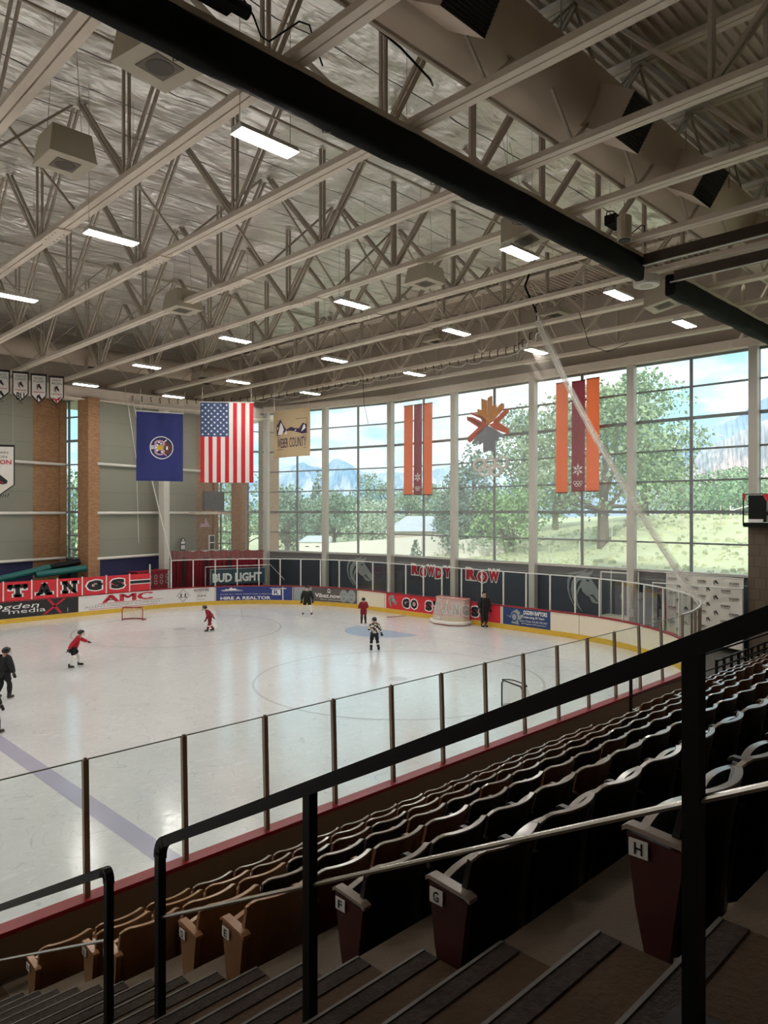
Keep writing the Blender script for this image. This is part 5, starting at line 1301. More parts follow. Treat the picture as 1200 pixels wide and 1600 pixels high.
# heights are measured from the armrest top
def make_seat(mw, mt, end=False):
    t = thing('stadium_seat', 'x', 'seat', (0, 0, 0)); kids = []
    mb = MB(); shell(mb, back_surface(0), back_surface(.028), 10, 4); kids.append(mb.build('backrest', mw, t))
    mr_ = M_['glint_tan'] if mt is M_['wood_glow'] else M_['rim']  # top-edge strips painted as the window glint
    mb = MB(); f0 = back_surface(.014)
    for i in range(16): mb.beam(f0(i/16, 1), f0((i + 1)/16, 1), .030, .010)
    kids.append(mb.build('backrest_glint', mr_, t))
    mb = MB()
    def fs(th):
        def f(i, j):
            x = (i - .5)*(SW - .09); y = -.02 - .08*(1 - j) - .06*(i - .5)**2 + .012*math.sin(i*math.pi)*j; z = -.30 + .268*j + .012*math.sin(math.pi*i)*j
            return Vector((x, y - th, z))
        return f
    shell(mb, fs(0), fs(.035), 8, 3); kids.append(mb.build('folded_seat', mt, t))
    mb = MB(); f0 = fs(.017)
    for i in range(12): mb.beam(f0(i/12, 1), f0((i + 1)/12, 1), .036, .010)
    kids.append(mb.build('seat_edge_glint', mr_, t))
    mb = MB()                      # armrest with a rolled front, and its tapered standard
    x = -SW/2; prof = [(.0, -.012), (-.02, .0), (-.08, -.004), (-.22, -.018), (-.25, -.03)]
    w = .055 if end else .04
    vs = [(x - w/2, y, z) for y, z in prof] + [(x + w/2, y, z) for y, z in prof] + [(x - w/2, y, z - .018) for y, z in prof] + [(x + w/2, y, z - .018) for y, z in prof]
    n = len(prof)
    fs_ = []
    for i in range(n - 1): fs_ += [(i, n + i, n + i + 1, i + 1), (2*n + i, 2*n + i + 1, 3*n + i + 1, 3*n + i), (i, i + 1, 2*n + i + 1, 2*n + i), (n + i + 1, n + i, 3*n + i, 3*n + i + 1)]
    fs_ += [(0, 2*n, 3*n, n), (n - 1, 2*n - 1, 4*n - 1, 3*n - 1)]
    mb.add(vs, fs_); kids.append(mb.build('armrest', M_['glint_tan'] if mt is M_['wood_glow'] else M_['rim'] if end else mt, t))  # end arms take the same painted glint colour
    mb = MB(); zb = -.53; pr = [(-.015, -.03), (-.235, -.05), (-.20, -.3), (-.17, zb), (-.10, zb), (-.05, -.3)]
    mb.prism(pr, lambda a, b, d: Vector((x - .02 + d, a, b)), .04); kids.append(mb.build('side_panel', M_['maroonpan'] if mw is M_['wood_dk'] and end else mw, t))
    CH[t.name] = kids; return t
protos = {}
def seat_proto(kind, end):
    key = (kind, end)
    if key not in protos:
        mw, mt = {'brown': (M_['wood'], M_['wood']), 'tan': (M_['wood_glow'], M_['wood_glow']), 'dark': (M_['wood_dk'], M_['wood_dk'])}[kind]
        protos[key] = [make_seat(mw, mt, end), False]
    p = protos[key]
    if not p[1]: p[1] = True; return p[0]
    return copy_tree(p[0])
letters = 'ABCDEFGHIJ'
rr = random.Random(3)
rown = ['front row', 'second row', 'third row', 'fourth row', 'fifth row', 'sixth row', 'seventh row', 'eighth row', 'ninth row']
COLW = {'brown': 'brown', 'tan': 'glow-tinted brown', 'dark': 'black'}
nseat = 0
for k in range(8):
    u0 = (2.42 if k % 2 == 0 else 2.60) + SW/2
    vis = rowv(k)/.311 if k else 99
    for blk, (ua, ub) in enumerate(((u0, 12.9), (14.5 + SW/2 + (0 if k % 2 == 0 else .18), 25.5))):
        i = 0; u = ua
        while u + SW/2 < ub:
            if px((u - .3, rowv(k) + .1, rowf(k) + .6))[0] > 1215: break
            lit = rr.random()
            kind = 'brown'
            if blk == 0:
                if k <= 3 and i < 3: kind = 'tan'  # low seats by the stairs get the painted ice glow
                if k >= 4 and i < 2 and k != 4: kind = 'dark'
                if k == 4 and i == 0: kind = 'tan'
                elif k >= 2 and rr.random() < (.10 + .12*k): kind = 'dark'  # denser in upper rows: black seats, plus backlight shade put into colour
            elif rr.random() < .12: kind = 'dark'
            o = seat_proto(kind, i == 0)
            o.location = (u, rowv(k), rowf(k) + .534)
            o['label'] = ('folded %s stadium seat, %s from the %s in the %s%s' % (COLW[kind], ORD[i], 'foreground stairs' if blk == 0 else 'farther stairs', rown[k], '')).replace('first from', 'nearest')
            o['label'] = o['label'].replace('nearest the', 'next to the')
            o['group'] = 'seats in the %s' % rown[k].replace(' against the boards', '')
            nseat += 1
            if i == 0 and blk == 0 and k < 8:
                pl = bpy.data.objects.new('row_plate', None)
                mb = MB(); x = u - SW/2 - .028; f = lambda a, b, d: Vector((x - d, rowv(k) - .03 - a, rowf(k) + .534 + b))
                mb.prism([(0, -.11), (.075, -.11), (.075, -.045), (0, -.045)], f, .004); 
                put_text(mb, letters[k], f, .022, .055, -.10, -.055, .006, .02, 1)
                b = mb.build('row_plate', [M_['inkwhite'], M_['ink']], None, (u, rowv(k), rowf(k) + .534)); b.parent = o; b.location = (0, 0, 0)
            i += 1; u += SW
print('seats', nseat)

# ---- black stair rails
def rail(pts_, posts, label, mid=.38, w=.055, mx_=0):
    t = thing('stair_railing', label, 'railing', pts_[0])
    mb = MB()
    for i in range(len(pts_) - 1): mb.beam(pts_[i], pts_[i + 1], w, w)
    mb.build('handrail', M_['black'], t)
    for p, zb in posts:
        p = Vector(p); mb = MB(); mb.beam(p, (p.x, p.y, zb), w, w, (0, 1, 0)); mb.build('post', M_['black'], t)
    return t
UR = 1.8
def stairh(v):                                  # stair surface under a rail post
    k = min(range(KMAX), key=lambda k: abs((rowv(k) - .02) - v)); best = 0
    for k in range(KMAX):
        f = rowf(k); v0 = rowv(k) + .40; v1 = rowv(k) - .44; vm = rowv(k) - .02
        if v1 <= v <= v0: best = f + (.2135 if v <= vm else 0)
    return best
def curve_end(p, q, down, r=.07, n=5):
    "rounded corner from direction p->q into a drop"
    p, q = Vector(p), Vector(q); d = (q - p).normalized(); out = [p]; c = q - d*r
    for k in range(n + 1):
        t = k/n; out.append((c*(1 - t)**2 + q*2*t*(1 - t) + (q - Vector((0, 0, r)))*t*t))
    return out
def sloped_rail(vA, hA, vB, hB, label, endB=True, startA=False, posts=(), midoff=.38):
    t = thing('stair_railing', label, 'railing', (UR, vB, stairh(vB)))
    A = Vector((UR, vA, hA)); B = Vector((UR, vB, hB))
    path = curve_end(A, B, 1) if endB else [A, B]
    if startA:
        r = curve_end(B, A, 1); path = list(reversed(r)) + path[1:]
    mb = MB()
    for i in range(len(path) - 1):
        d = (path[i + 1] - path[i]).normalized(); up = Vector((1, 0, 0)).cross(d)
        mb.beam(path[i] - d*.006, path[i + 1] + d*.006, .052, .046, (1, 0, 0))
    mb.build('handrail', M_['black'], t)
    S = (hB - hA)/(vB - vA)
    for v in posts:
        hh = hA + S*(v - vA); mb = MB(); mb.beam((UR, v, hh), (UR, v, stairh(v) - .02), .042, .042, (0, 1, 0)); mb.build('post', M_['black'], t)
        mb = MB(); mb.box((UR, v, stairh(v) + .008), (.12, .12, .016)); mb.build('foot_plate', M_['black'], t)
    if endB:
        mb = MB(); mb.beam((UR, vB, hB - .07), (UR, vB, stairh(vB) - .02), .042, .042, (0, 1, 0)); mb.build('post', M_['black'], t)
    if startA:
        mb = MB(); mb.beam((UR, vA, hA - .07), (UR, vA, stairh(vA) - .02), .042, .042, (0, 1, 0)); mb.build('post', M_['black'], t)
    mb = MB(); m0 = Vector((UR, vA, hA - midoff)); m1 = Vector((UR, vB, hB - midoff)); mb.tube([m0, m1], .009, 8); tag(mb.build('middle_rail', M_['chrome'], t), 'bright steel middle rail')
    return t
sloped_rail(-.6, 5.64, 3.45, 3.60, 'black square-tube stair railing crossing the foreground', True, False, (.73, 2.23), .385)
sloped_rail(4.06, 3.245, 6.9, 1.82, 'lower black stair railing at bottom left by the boards', True, True, (), .40)
t = thing('stair_railing', 'thin black railing of the farther aisle standing among the seats', 'railing', (14.0, 6.9, 1))
mb = MB(); P_ = [Vector((14.1, 7.0, .6)), Vector((14.1, 7.0, 1.86)), Vector((14.1, 6.94, 1.93)), Vector((14.1, 4.2, 3.3)), Vector((14.1, 4.2, 2.0))]
for i in range(len(P_) - 1): mb.beam(P_[i], P_[i + 1], .05, .05, (1, 0, 0))
mb.build('handrail', M_['black'], t)
mb = MB(); mb.tube([(14.1, 7.0, 1.5), (14.1, 4.2, 2.9)], .012, 6); mb.build('middle_rail', M_['black'], t)
# slatted bench fence near the block wall
t = thing('slatted_railing', 'dark slatted rail with bright gaps below the white backdrop', 'railing', (24, 6.9, .6))
mb = MB(); 
for z in (.95, 1.12, 1.3): mb.beam((20.0, 7.5, z), (28.2, 7.5, z), .04, .05)
for k in range(16): mb.beam((20.0 + k*.54, 7.5, .55), (20.0 + k*.54, 7.5, 1.34), .05, .09)
mb.build('slats', M_['black'], t)
t = thing('stair_railing', 'long thin black rail rising to the right edge beyond the seats', 'railing', (22, 5, 1))
a = at_depth(1100, 1023, 20.5); b = at_depth(1215, 985, 20.5); mb = MB(); mb.tube([a, b], .025, 6); 
for f in (.0, .6): p_ = a.lerp(b, f); mb.tube([p_, (p_.x, p_.y, 1.0)], .025, 6)
mb.build('handrail', M_['black'], t)

# ================================================================ PEOPLE
def skin_mesh(name, V, E_, rad, m, parent, sub=2, label=None):
    me = bpy.data.meshes.new('tmp'); me.from_pydata([tuple(v) for v in V], E_, [])
    o = bpy.data.objects.new('tmp', me); COL.objects.link(o); o.modifiers.new('s', 'SKIN')
    sv = me.skin_vertices[0] if me.skin_vertices else None
    if sv is None:
        with bpy.context.temp_override(object=o, active_object=o, selected_objects=[o]): bpy.ops.object.mode_set(mode='OBJECT')
        sv = me.skin_vertices[0]
    for i, r in enumerate(rad): sv.data[i].radius = r if isinstance(r, tuple) else (r, r)
    sv.data[0].use_root = True
    mo = o.modifiers.new('u', 'SUBSURF'); mo.levels = sub; mo.render_levels = sub
    dg = bpy.context.evaluated_depsgraph_get(); dg.update(); r = bpy.data.meshes.new_from_object(o.evaluated_get(dg)); r.name = name
    bpy.data.objects.remove(o); r.materials.clear(); r.materials.append(m)
    for p in r.polygons: p.use_smooth = True
    ob = bpy.data.objects.new(name, r); COL.objects.link(ob); ob.parent = parent
    if label: ob['label'] = label
    return ob
def person(loc, face, H, J, C, label, stick=None, group=None, stripes=False):
    """J: joints in a body frame (x right, y forward, z up) for a 1.0-tall figure; H scales it; face = heading in degrees"""
    t = thing('person', label, 'person', loc, group); t.rotation_euler = (0, 0, R(face)); ORG[t.name] = Vector((0, 0, 0))
    D = dict(pel=(0, 0, .50), chest=(0, .0, .70), neck=(0, .0, .80), head=(0, .01, .90),
             shl=(-.115, 0, .775), shr=(.115, 0, .775), ell=(-.16, -.01, .61), elr=(.16, -.01, .61), hal=(-.17, .05, .47), har=(.17, .05, .47),
             hil=(-.06, 0, .48), hir=(.06, 0, .48), knl=(-.075, .03, .28), knr=(.075, .03, .28), anl=(-.08, -.01, .085), anr=(.08, -.01, .085)); D.update(J)
    P_ = {k: Vector(v)*H for k, v in D.items()}; h = H
    # body, one continuous surface, with faces and five-fingered hands
    V = [P_['pel'], P_['chest'], P_['neck'], P_['head'], P_['head'] + Vector((0, .005, .055))*h, P_['shl'], P_['ell'], P_['hal'], P_['shr'], P_['elr'], P_['har'],
         P_['hil'], P_['knl'], P_['anl'], P_['hir'], P_['knr'], P_['anr'], P_['anl'] + Vector((0, .07, -.035))*h, P_['anr'] + Vector((0, .07, -.035))*h]
    E_ = [(0, 1), (1, 2), (2, 3), (3, 4), (1, 5), (5, 6), (6, 7), (1, 8), (8, 9), (9, 10), (0, 11), (11, 12), (12, 13), (0, 14), (14, 15), (15, 16), (13, 17), (16, 18)]
    rad = [(.075, .055), (.085, .06), .032, .055, .045, .036, .026, .020, .036, .026, .020, .05, .038, .026, .05, .038, .026, .022, .022]
    rad = [tuple(a*h for a in r) if isinstance(r, tuple) else r*h for r in rad]
    skin_mesh('body', V, E_, rad, M_['skin'], t)
    # nose and face details
    hd = P_['head']; fd = (Vector(J.get('look', (0, 1, -.1)))).normalized(); sdv = fd.cross(Vector((0, 0, 1))).normalized()
    mb = MB(); mb.tube([hd + fd*.05*h + Vector((0, 0, .012))*h, hd + fd*.068*h - Vector((0, 0, .008))*h], [.006*h, .010*h], 6); mb.build('nose', M_['skin'], t)
    mb = MB()
    for s_ in (-1, 1): mb.lathe(hd + fd*.055*h + sdv*.02*h*s_ + Vector((0, 0, .015))*h, [(.005*h, -.004*h), (.007*h, 0), (.005*h, .004*h)], 8)
    mb.tube([hd + fd*.058*h - sdv*.014*h - Vector((0, 0, .025))*h, hd + fd*.06*h + sdv*.014*h - Vector((0, 0, .025))*h], .003*h, 5); mb.build('eyes_and_mouth', M_['ink'], t)
    # jersey: torso and sleeves
    lowj = P_['pel'] + Vector((0, 0, C.get('hem', -.02)))*h
    V = [P_['chest'], lowj, P_['chest'].lerp(P_['neck'], .8), P_['shl'], P_['ell'], P_['ell'].lerp(P_['hal'], .82), P_['shr'], P_['elr'], P_['elr'].lerp(P_['har'], .82), P_['chest'].lerp(lowj, .5)]
    E_ = [(0, 9), (9, 1), (0, 2), (0, 3), (3, 4), (4, 5), (0, 6), (6, 7), (7, 8)]
    b = C.get('bulk', 1.0)*1.1
    rad = [(.098*b, .082*b), (.100*b, .082*b), (.05, .045), .056*b, .045*b, .037, .056*b, .045*b, .037, (.094*b, .08*b)]
    rad = [tuple(a*h for a in r) if isinstance(r, tuple) else r*h for r in rad]
    js = skin_mesh('jersey', V, E_, rad, C['jersey'], t)
    # shorts / hockey pants
    if C.get('pants'):
        V = [P_['pel'], P_['hil'], P_['hil'].lerp(P_['knl'], C.get('pl', .8)), P_['hir'], P_['hir'].lerp(P_['knr'], C.get('pl', .8))]
        if C.get('long'): V = [P_['pel'] + Vector((0, 0, .05))*h, P_['hil'], P_['knl'], P_['hir'], P_['knr'], P_['anl'] + Vector((0, 0, .03))*h, P_['anr'] + Vector((0, 0, .03))*h]
        E_ = [(0, 1), (1, 2), (0, 3), (3, 4)] + ([(2, 5), (4, 6)] if C.get('long') else [])
        rad = [(.092, .075), .072, .062, .072, .062] + ([.042, .042] if C.get('long') else [])
        rad = [tuple(a*h for a in r) if isinstance(r, tuple) else r*h for r in rad]
        skin_mesh('hockey_pants' if not C.get('long') else 'trousers', V, E_, rad, C['pants'], t, label=None)
    for kn, an in (('knl', 'anl'), ('knr', 'anr')):
        a = P_[kn]; z = P_[an]
        if not C.get('long'):
            mb = MB(); mb.tube([a + (P_['hi' + kn[-1]] - a)*.35, a, a.lerp(z, .35), a.lerp(z, .8), z], [.042*h, .046*h, .050*h, .038*h, .034*h], 12); mb.build('sock', C.get('sock', M_['clothwhite']), t, smooth=True)
            if C.get('band'): mb = MB(); mb.tube([a.lerp(z, .28), a.lerp(z, .45)], [.052*h, .050*h], 12); mb.build('sock_band', C['band'], t)
        # skate
        fdv = Vector(J.get('foot_' + an[-1], (0, 1, 0))).normalized(); up = Vector((0, 0, 1))
        mb = MB(); mb.tube([z + up*.035*h - fdv*.005*h, z - up*.005*h - fdv*.008*h, z - up*.035*h], [.034*h, .036*h, .034*h], 10); mb.tube([z - up*.035*h - fdv*.035*h, z - up*.032*h + fdv*.03*h, z - up*.043*h + fdv*.085*h, z - up*.045*h + fdv*.105*h], [.030*h, .034*h, .027*h, .014*h], 10)
        sk = mb.build('skate', M_['helmet'], t, smooth=True)
        mb = MB(); mb.beam(z - up*.075*h - fdv*.06*h, z - up*.075*h + fdv*.12*h, .006*h, .02*h); mb.beam(z - up*.06*h - fdv*.03*h, z - up*.06*h + fdv*.0*h, .016*h, .03*h); mb.beam(z - up*.06*h + fdv*.05*h, z - up*.06*h + fdv*.09*h, .016*h, .03*h); mb.build('blade', C.get('holder', M_['clothwhite']), t)
    # gloves with five separate fingers
    for el, ha, s_ in (('ell', 'hal', -1), ('elr', 'har', 1)):
        d = (P_[ha] - P_[el]).normalized(); p = P_[ha]; q = d.cross(Vector((0, 1, 0.01))).normalized()*s_; nrm_ = d.cross(q).normalized()
        V = [p - d*.045*h, p + d*.01*h, p + d*.035*h]; E_ = [(0, 1), (1, 2)]; rad = [.032*h, .03*h, .026*h]
        for f_ in range(4):
            b0 = p + d*.035*h + q*(.022*(f_ - 1.5)*h*.9); L_ = (.034, .04, .038, .03)[f_]*h
            n0_ = len(V); V += [b0, b0 + d*L_*.7 + nrm_*.006*h, b0 + d*L_ + nrm_*.02*h]; E_ += [(2, n0_), (n0_, n0_ + 1), (n0_ + 1, n0_ + 2)]; rad += [.011*h, .0105*h, .009*h]
        n0_ = len(V); V += [p + d*.012*h + q*-.034*h, p + d*.035*h + q*-.05*h + nrm_*.01*h]; E_ += [(1, n0_), (n0_, n0_ + 1)]; rad += [.012*h, .01*h]
        skin_mesh('glove', V, E_, rad, C.get('glove', M_['helmet']), t, 1)
    # helmet with cage / or cap
    hc = hd + Vector((0, -.008, .022))*h
    mb = MB(); n = 16
    def hp(i, j):
        a = 2*math.pi*i; e = math.pi*.5 - j*math.pi*.66; r = (.078 if C.get('cage', True) else .066)*h; v = Vector((math.cos(a)*math.cos(e)*.92, math.sin(a)*math.cos(e)*1.08, math.sin(e)*.95))*r
        f = v.x*fd.x + v.y*fd.y
        if j > .7 and f > 0: v.z += .045*h*(f/r)
        return hc + v
    mb.grid(hp, 20, 9); mb.build(C.get('hat', 'helmet'), C.get('helm', M_['helmet']), t, smooth=True)
    if C.get('cage', True):
        mb = MB(); 
        for k in range(5):
            zz_ = -.055 + .022*k
            mb.tube([hd + (fd*math.cos(a) + sdv*math.sin(a))*.082*h + Vector((0, 0, zz_))*h for a in [R(q) for q in range(-75, 76, 25)]], .0022*h, 4)
        for a in range(-60, 61, 30): mb.tube([hd + (fd*math.cos(R(a)) + sdv*math.sin(R(a)))*.082*h + Vector((0, 0, z_))*h for z_ in (-.058, .0, .035)], .0022*h, 4)
        mb.build('face_cage', M_['chrome'], t)
    if stick:
        a = P_[stick[0]]; b = Vector(stick[1])*h
        st_ = MB(); st_.beam(a + (a - b)*.25, b, .012, .02); st_.beam(b, b + Vector(stick[2])*h, .01, .04)
    return t
# pose helpers
wht = M_['clothwhite']
def stripes_mat():
    m = bpy.data.materials.new('camouflage_jersey'); m.use_nodes = True; nt = m.node_tree; N = nt.nodes; L = nt.links; b = N['Principled BSDF']; b.inputs['Roughness'].default_value = .8
    tc = N.new('ShaderNodeTexCoord'); no = N.new('ShaderNodeTexNoise'); no.inputs['Scale'].default_value = 14; no.inputs['Detail'].default_value = 1; cr = N.new('ShaderNodeValToRGB'); cr.color_ramp.interpolation = 'CONSTANT'
    cr.color_ramp.elements[0].color = (*s2l(30, 30, 32), 1); cr.color_ramp.elements[1].position = .5; cr.color_ramp.elements[1].color = (*s2l(214, 206, 190), 1)
    L.new(tc.outputs['Object'], no.inputs['Vector']); L.new(no.outputs['Fac'], cr.inputs[0]); L.new(cr.outputs[0], b.inputs['Base Color']); return m
camo = stripes_mat()
def toward(deg): return 45.25 - 90 + deg       # deg 0 = walking away from the viewer, 180 = towards, 90 = to the left, -90 = to the right
# 1 skater in bright red jersey, skating to the right, arms out
person(hit(117, 1043, 0), toward(-75), 1.36, dict(pel=(0, -.04, .47), chest=(0, .06, .66), neck=(0, .11, .755), head=(0, .15, .85), shl=(-.10, .07, .735), shr=(.115, .07, .73), ell=(-.16, .17, .66), hal=(-.15, .31, .60), elr=(.15, -.06, .60), har=(.16, -.13, .47), hil=(-.06, -.04, .46), hir=(.06, -.04, .46), knl=(-.07, .08, .30), anl=(-.08, .09, .105), knr=(.08, -.01, .27), anr=(.12, -.10, .085), look=(0, 1, -.2)),
       dict(jersey=M_['clothred'], pants=M_['clothblack'], sock=wht), 'child skater in bright red jersey and black shorts with arms spread at left')
# 2 bent skater in maroon with a stick
pp = person(hit(328, 987, 0), toward(100), 1.28, dict(pel=(0, -.06, .47), chest=(0, .06, .64), neck=(0, .13, .73), head=(0, .18, .82), shl=(-.11, .08, .70), shr=(.11, .08, .70), ell=(-.15, .06, .55), hal=(-.13, .14, .42), elr=(.15, -.04, .58), har=(.16, -.12, .46), knl=(-.07, .02, .28), anl=(-.07, .08, .085), knr=(.08, .0, .27), anr=(.09, -.10, .09), look=(0, 1, -.5)),
       dict(jersey=M_['clothmaroon'], pants=M_['clothmaroon'], sock=M_['clothmaroon'], band=wht, bulk=1.1), 'child skater in maroon bending forward with a stick behind')
a = hit(337, 967, .5); a.z = .62; b = hit(340, 982, .02)
t = thing('hockey_stick', 'thin pale hockey stick held by the bending maroon skater', 'stick', b); mb = MB(); mb.beam(a, b, .02, .025); mb.build('shaft', M_['alum'], t); mb = MB(); mb.beam(b, b + Vector((-.14, .14, .02)), .015, .06); mb.build('blade', M_['alum'], t)
# 3 black dressed skater far away, facing the viewer, legs apart
person(hit(480, 961, 0), toward(180), 1.53, dict(knl=(-.10, .03, .28), knr=(.10, .03, .28), anl=(-.15, -.01, .085), anr=(.14, -.0, .085), ell=(-.175, -.02, .62), elr=(.175, -.02, .62), hal=(-.19, .03, .47), har=(.19, .03, .47)),
       dict(jersey=M_['clothblack'], pants=M_['clothblack'], sock=wht, bulk=1.2, hem=-.06), 'skater all in black with white socks facing the viewer near the far boards')
# 4 small red player from behind
person(hit(568, 975, 0), toward(20), 1.26, dict(ell=(-.165, .01, .63), hal=(-.14, .12, .60), elr=(.16, .02, .62), har=(.13, .12, .58), knl=(-.07, .0, .28), knr=(.07, .02, .28)),
       dict(jersey=M_['clothmaroon'], pants=M_['clothmaroon'], sock=M_['clothblack'], bulk=1.15, hem=-.12), 'small skater in a long red jersey seen from behind beside the crease')
# 5 patterned jersey
person(hit(585, 1017, 0), toward(15), 1.30, dict(ell=(-.17, .04, .62), hal=(-.12, .13, .64), elr=(.18, -.01, .62), har=(.23, .03, .49), knl=(-.09, .0, .28), knr=(.09, .0, .28), anl=(-.10, -.01, .085), anr=(.13, .0, .085)),
       dict(jersey=camo, pants=M_['clothblack'], sock=M_['clothblack'], band=wht, pl=.95, hem=-.01), 'skater in a black and white patterned jersey and black trousers at centre ice')
# 6 coach at the boards
o6 = person(hit(766, 979, 0) + Vector((-.45, 0, 0)), toward(200), 1.72, dict(ell=(-.15, -.01, .62), hal=(-.15, .04, .48), elr=(.15, -.01, .62), har=(.15, .04, .48), knl=(-.05, .02, .28), knr=(.06, .02, .28), anl=(-.05, 0, .085), anr=(.06, 0, .085)),
       dict(jersey=M_['clothblack'], pants=M_['clothblack'], long=True, hem=-.06, hat='cap', cage=False, helm=M_['clothblack']), 'adult in black tracksuit and cap leaning by the end boards')
# 7 skater at left edge
person(hit(6, 1092, 0), toward(-20), 1.50, dict(chest=(0, .03, .69), head=(0, .06, .88), knl=(-.08, .02, .28), anl=(-.12, -.05, .085), knr=(.10, .04, .28), anr=(.14, .0, .09), ell=(-.17, .02, .62), elr=(.18, .02, .60), har=(.17, .08, .46)),
       dict(jersey=M_['clothblack'], pants=M_['clothblack'], sock=M_['clothblack'], bulk=1.15, hem=-.04), 'skater in black at the left picture edge, standing')
# 8 skater mostly outside, one glove and leg in the picture, 9 lying skater
person(hit(-14, 1146, 0), toward(-30), 1.45, dict(har=(.20, .06, .46), elr=(.17, 0, .60), knr=(.11, .03, .28), anr=(.15, .03, .085)),
       dict(jersey=M_['clothblack'], pants=M_['clothblack'], sock=M_['clothblack']), 'dark skater almost wholly cut off by the left picture edge')
q = hit(-34, 1182, 0)
t = person(q + Vector((0, 0, .12)), 0, 1.35, dict(knl=(-.08, .02, .27), knr=(.09, .0, .27), anl=(-.10, .0, .09), anr=(.12, .0, .09), foot_l=(0, 1, 0), foot_r=(0, 1, 0)), dict(jersey=M_['clothblack'], pants=M_['clothblack'], sock=M_['clothblack'], band=wht), 'skater lying on the ice at the left edge, only a leg showing')
t.rotation_euler = (R(-88), R(0), R(toward(90))); t.location = q + Vector((0, 0, .13))

# ================================================================ OUTSIDE
def gh(x, y):
    "height of the ground outside: rises away from the building, more on the right"
    d = max(0, x - 31); az = (y - 10)/ (x - 5)
    r = 5.0 if az < .35 else max(1.3, 5.0 - (az - .35)*5.2)
    base = 1.0; far = r
    t = min(1, d/ (26 if az < .35 else 40)); t = t*t*(3 - 2*t)
    return base + (far - base)*t + .10*math.sin(x*.33)*math.cos(y*.27) + .05*math.sin(x*1.1 + y*.9) - .1
M_['grass'] = mat('dry_grass', s2l(180, 186, 148), .95, vary=.25, scale=.7, bump=.8, bscale=9)
mb = MB()
nx, ny = 110, 150
def gpt(i, j):
    x = 30.2 + 140*(i**1.7); y = -30 + 230*j
    return (x, y, gh(x, y))
mb.grid(gpt, nx, ny)
o = mb.build('floor_outside_field', M_['grass'], None, (31, 20, 0), smooth=True); o['kind'] = 'structure'
# valley floor beyond
mb = MB(); mb.grid(lambda i, j: (160 + 6000*i*i, -3500 + 10500*j, .6 - 22*min(1, i*3)), 40, 40); o = mb.build('floor_outside_valley', mat('valley_green', s2l(120, 150, 128), .9, vary=.3, scale=.01), None, (200, 0, -5)); o['kind'] = 'structure'
# grass tufts over the near bank
rg = random.Random(11)
mb = MB()
for k in range(5200):
    x = 31.5 + 30*rg.random()**1.4; y = 2 + (x*1.35)*rg.random(); z = gh(x, y); s = .05 + .13*rg.random(); a = rg.random()*6.3
    dx, dy = math.cos(a)*s*1.5, math.sin(a)*s*1.5
    mb.add([(x - dx, y - dy, z - .02), (x + dx, y + dy, z - .02), (x + dx*.6 + rg.uniform(-.05, .05), y + dy*.6, z + s*1.2), (x - dx*.7, y - dy*.7, z + s)], [(0, 1, 2, 3)])
tag(mb.build('grass_tufts', mat('tuft_grass', s2l(186, 192, 154), .95, vary=.25, scale=.6), None, (40, 20, 2)), 'pale dry grass tufts on the bank outside the windows', 'grass', kind='stuff')

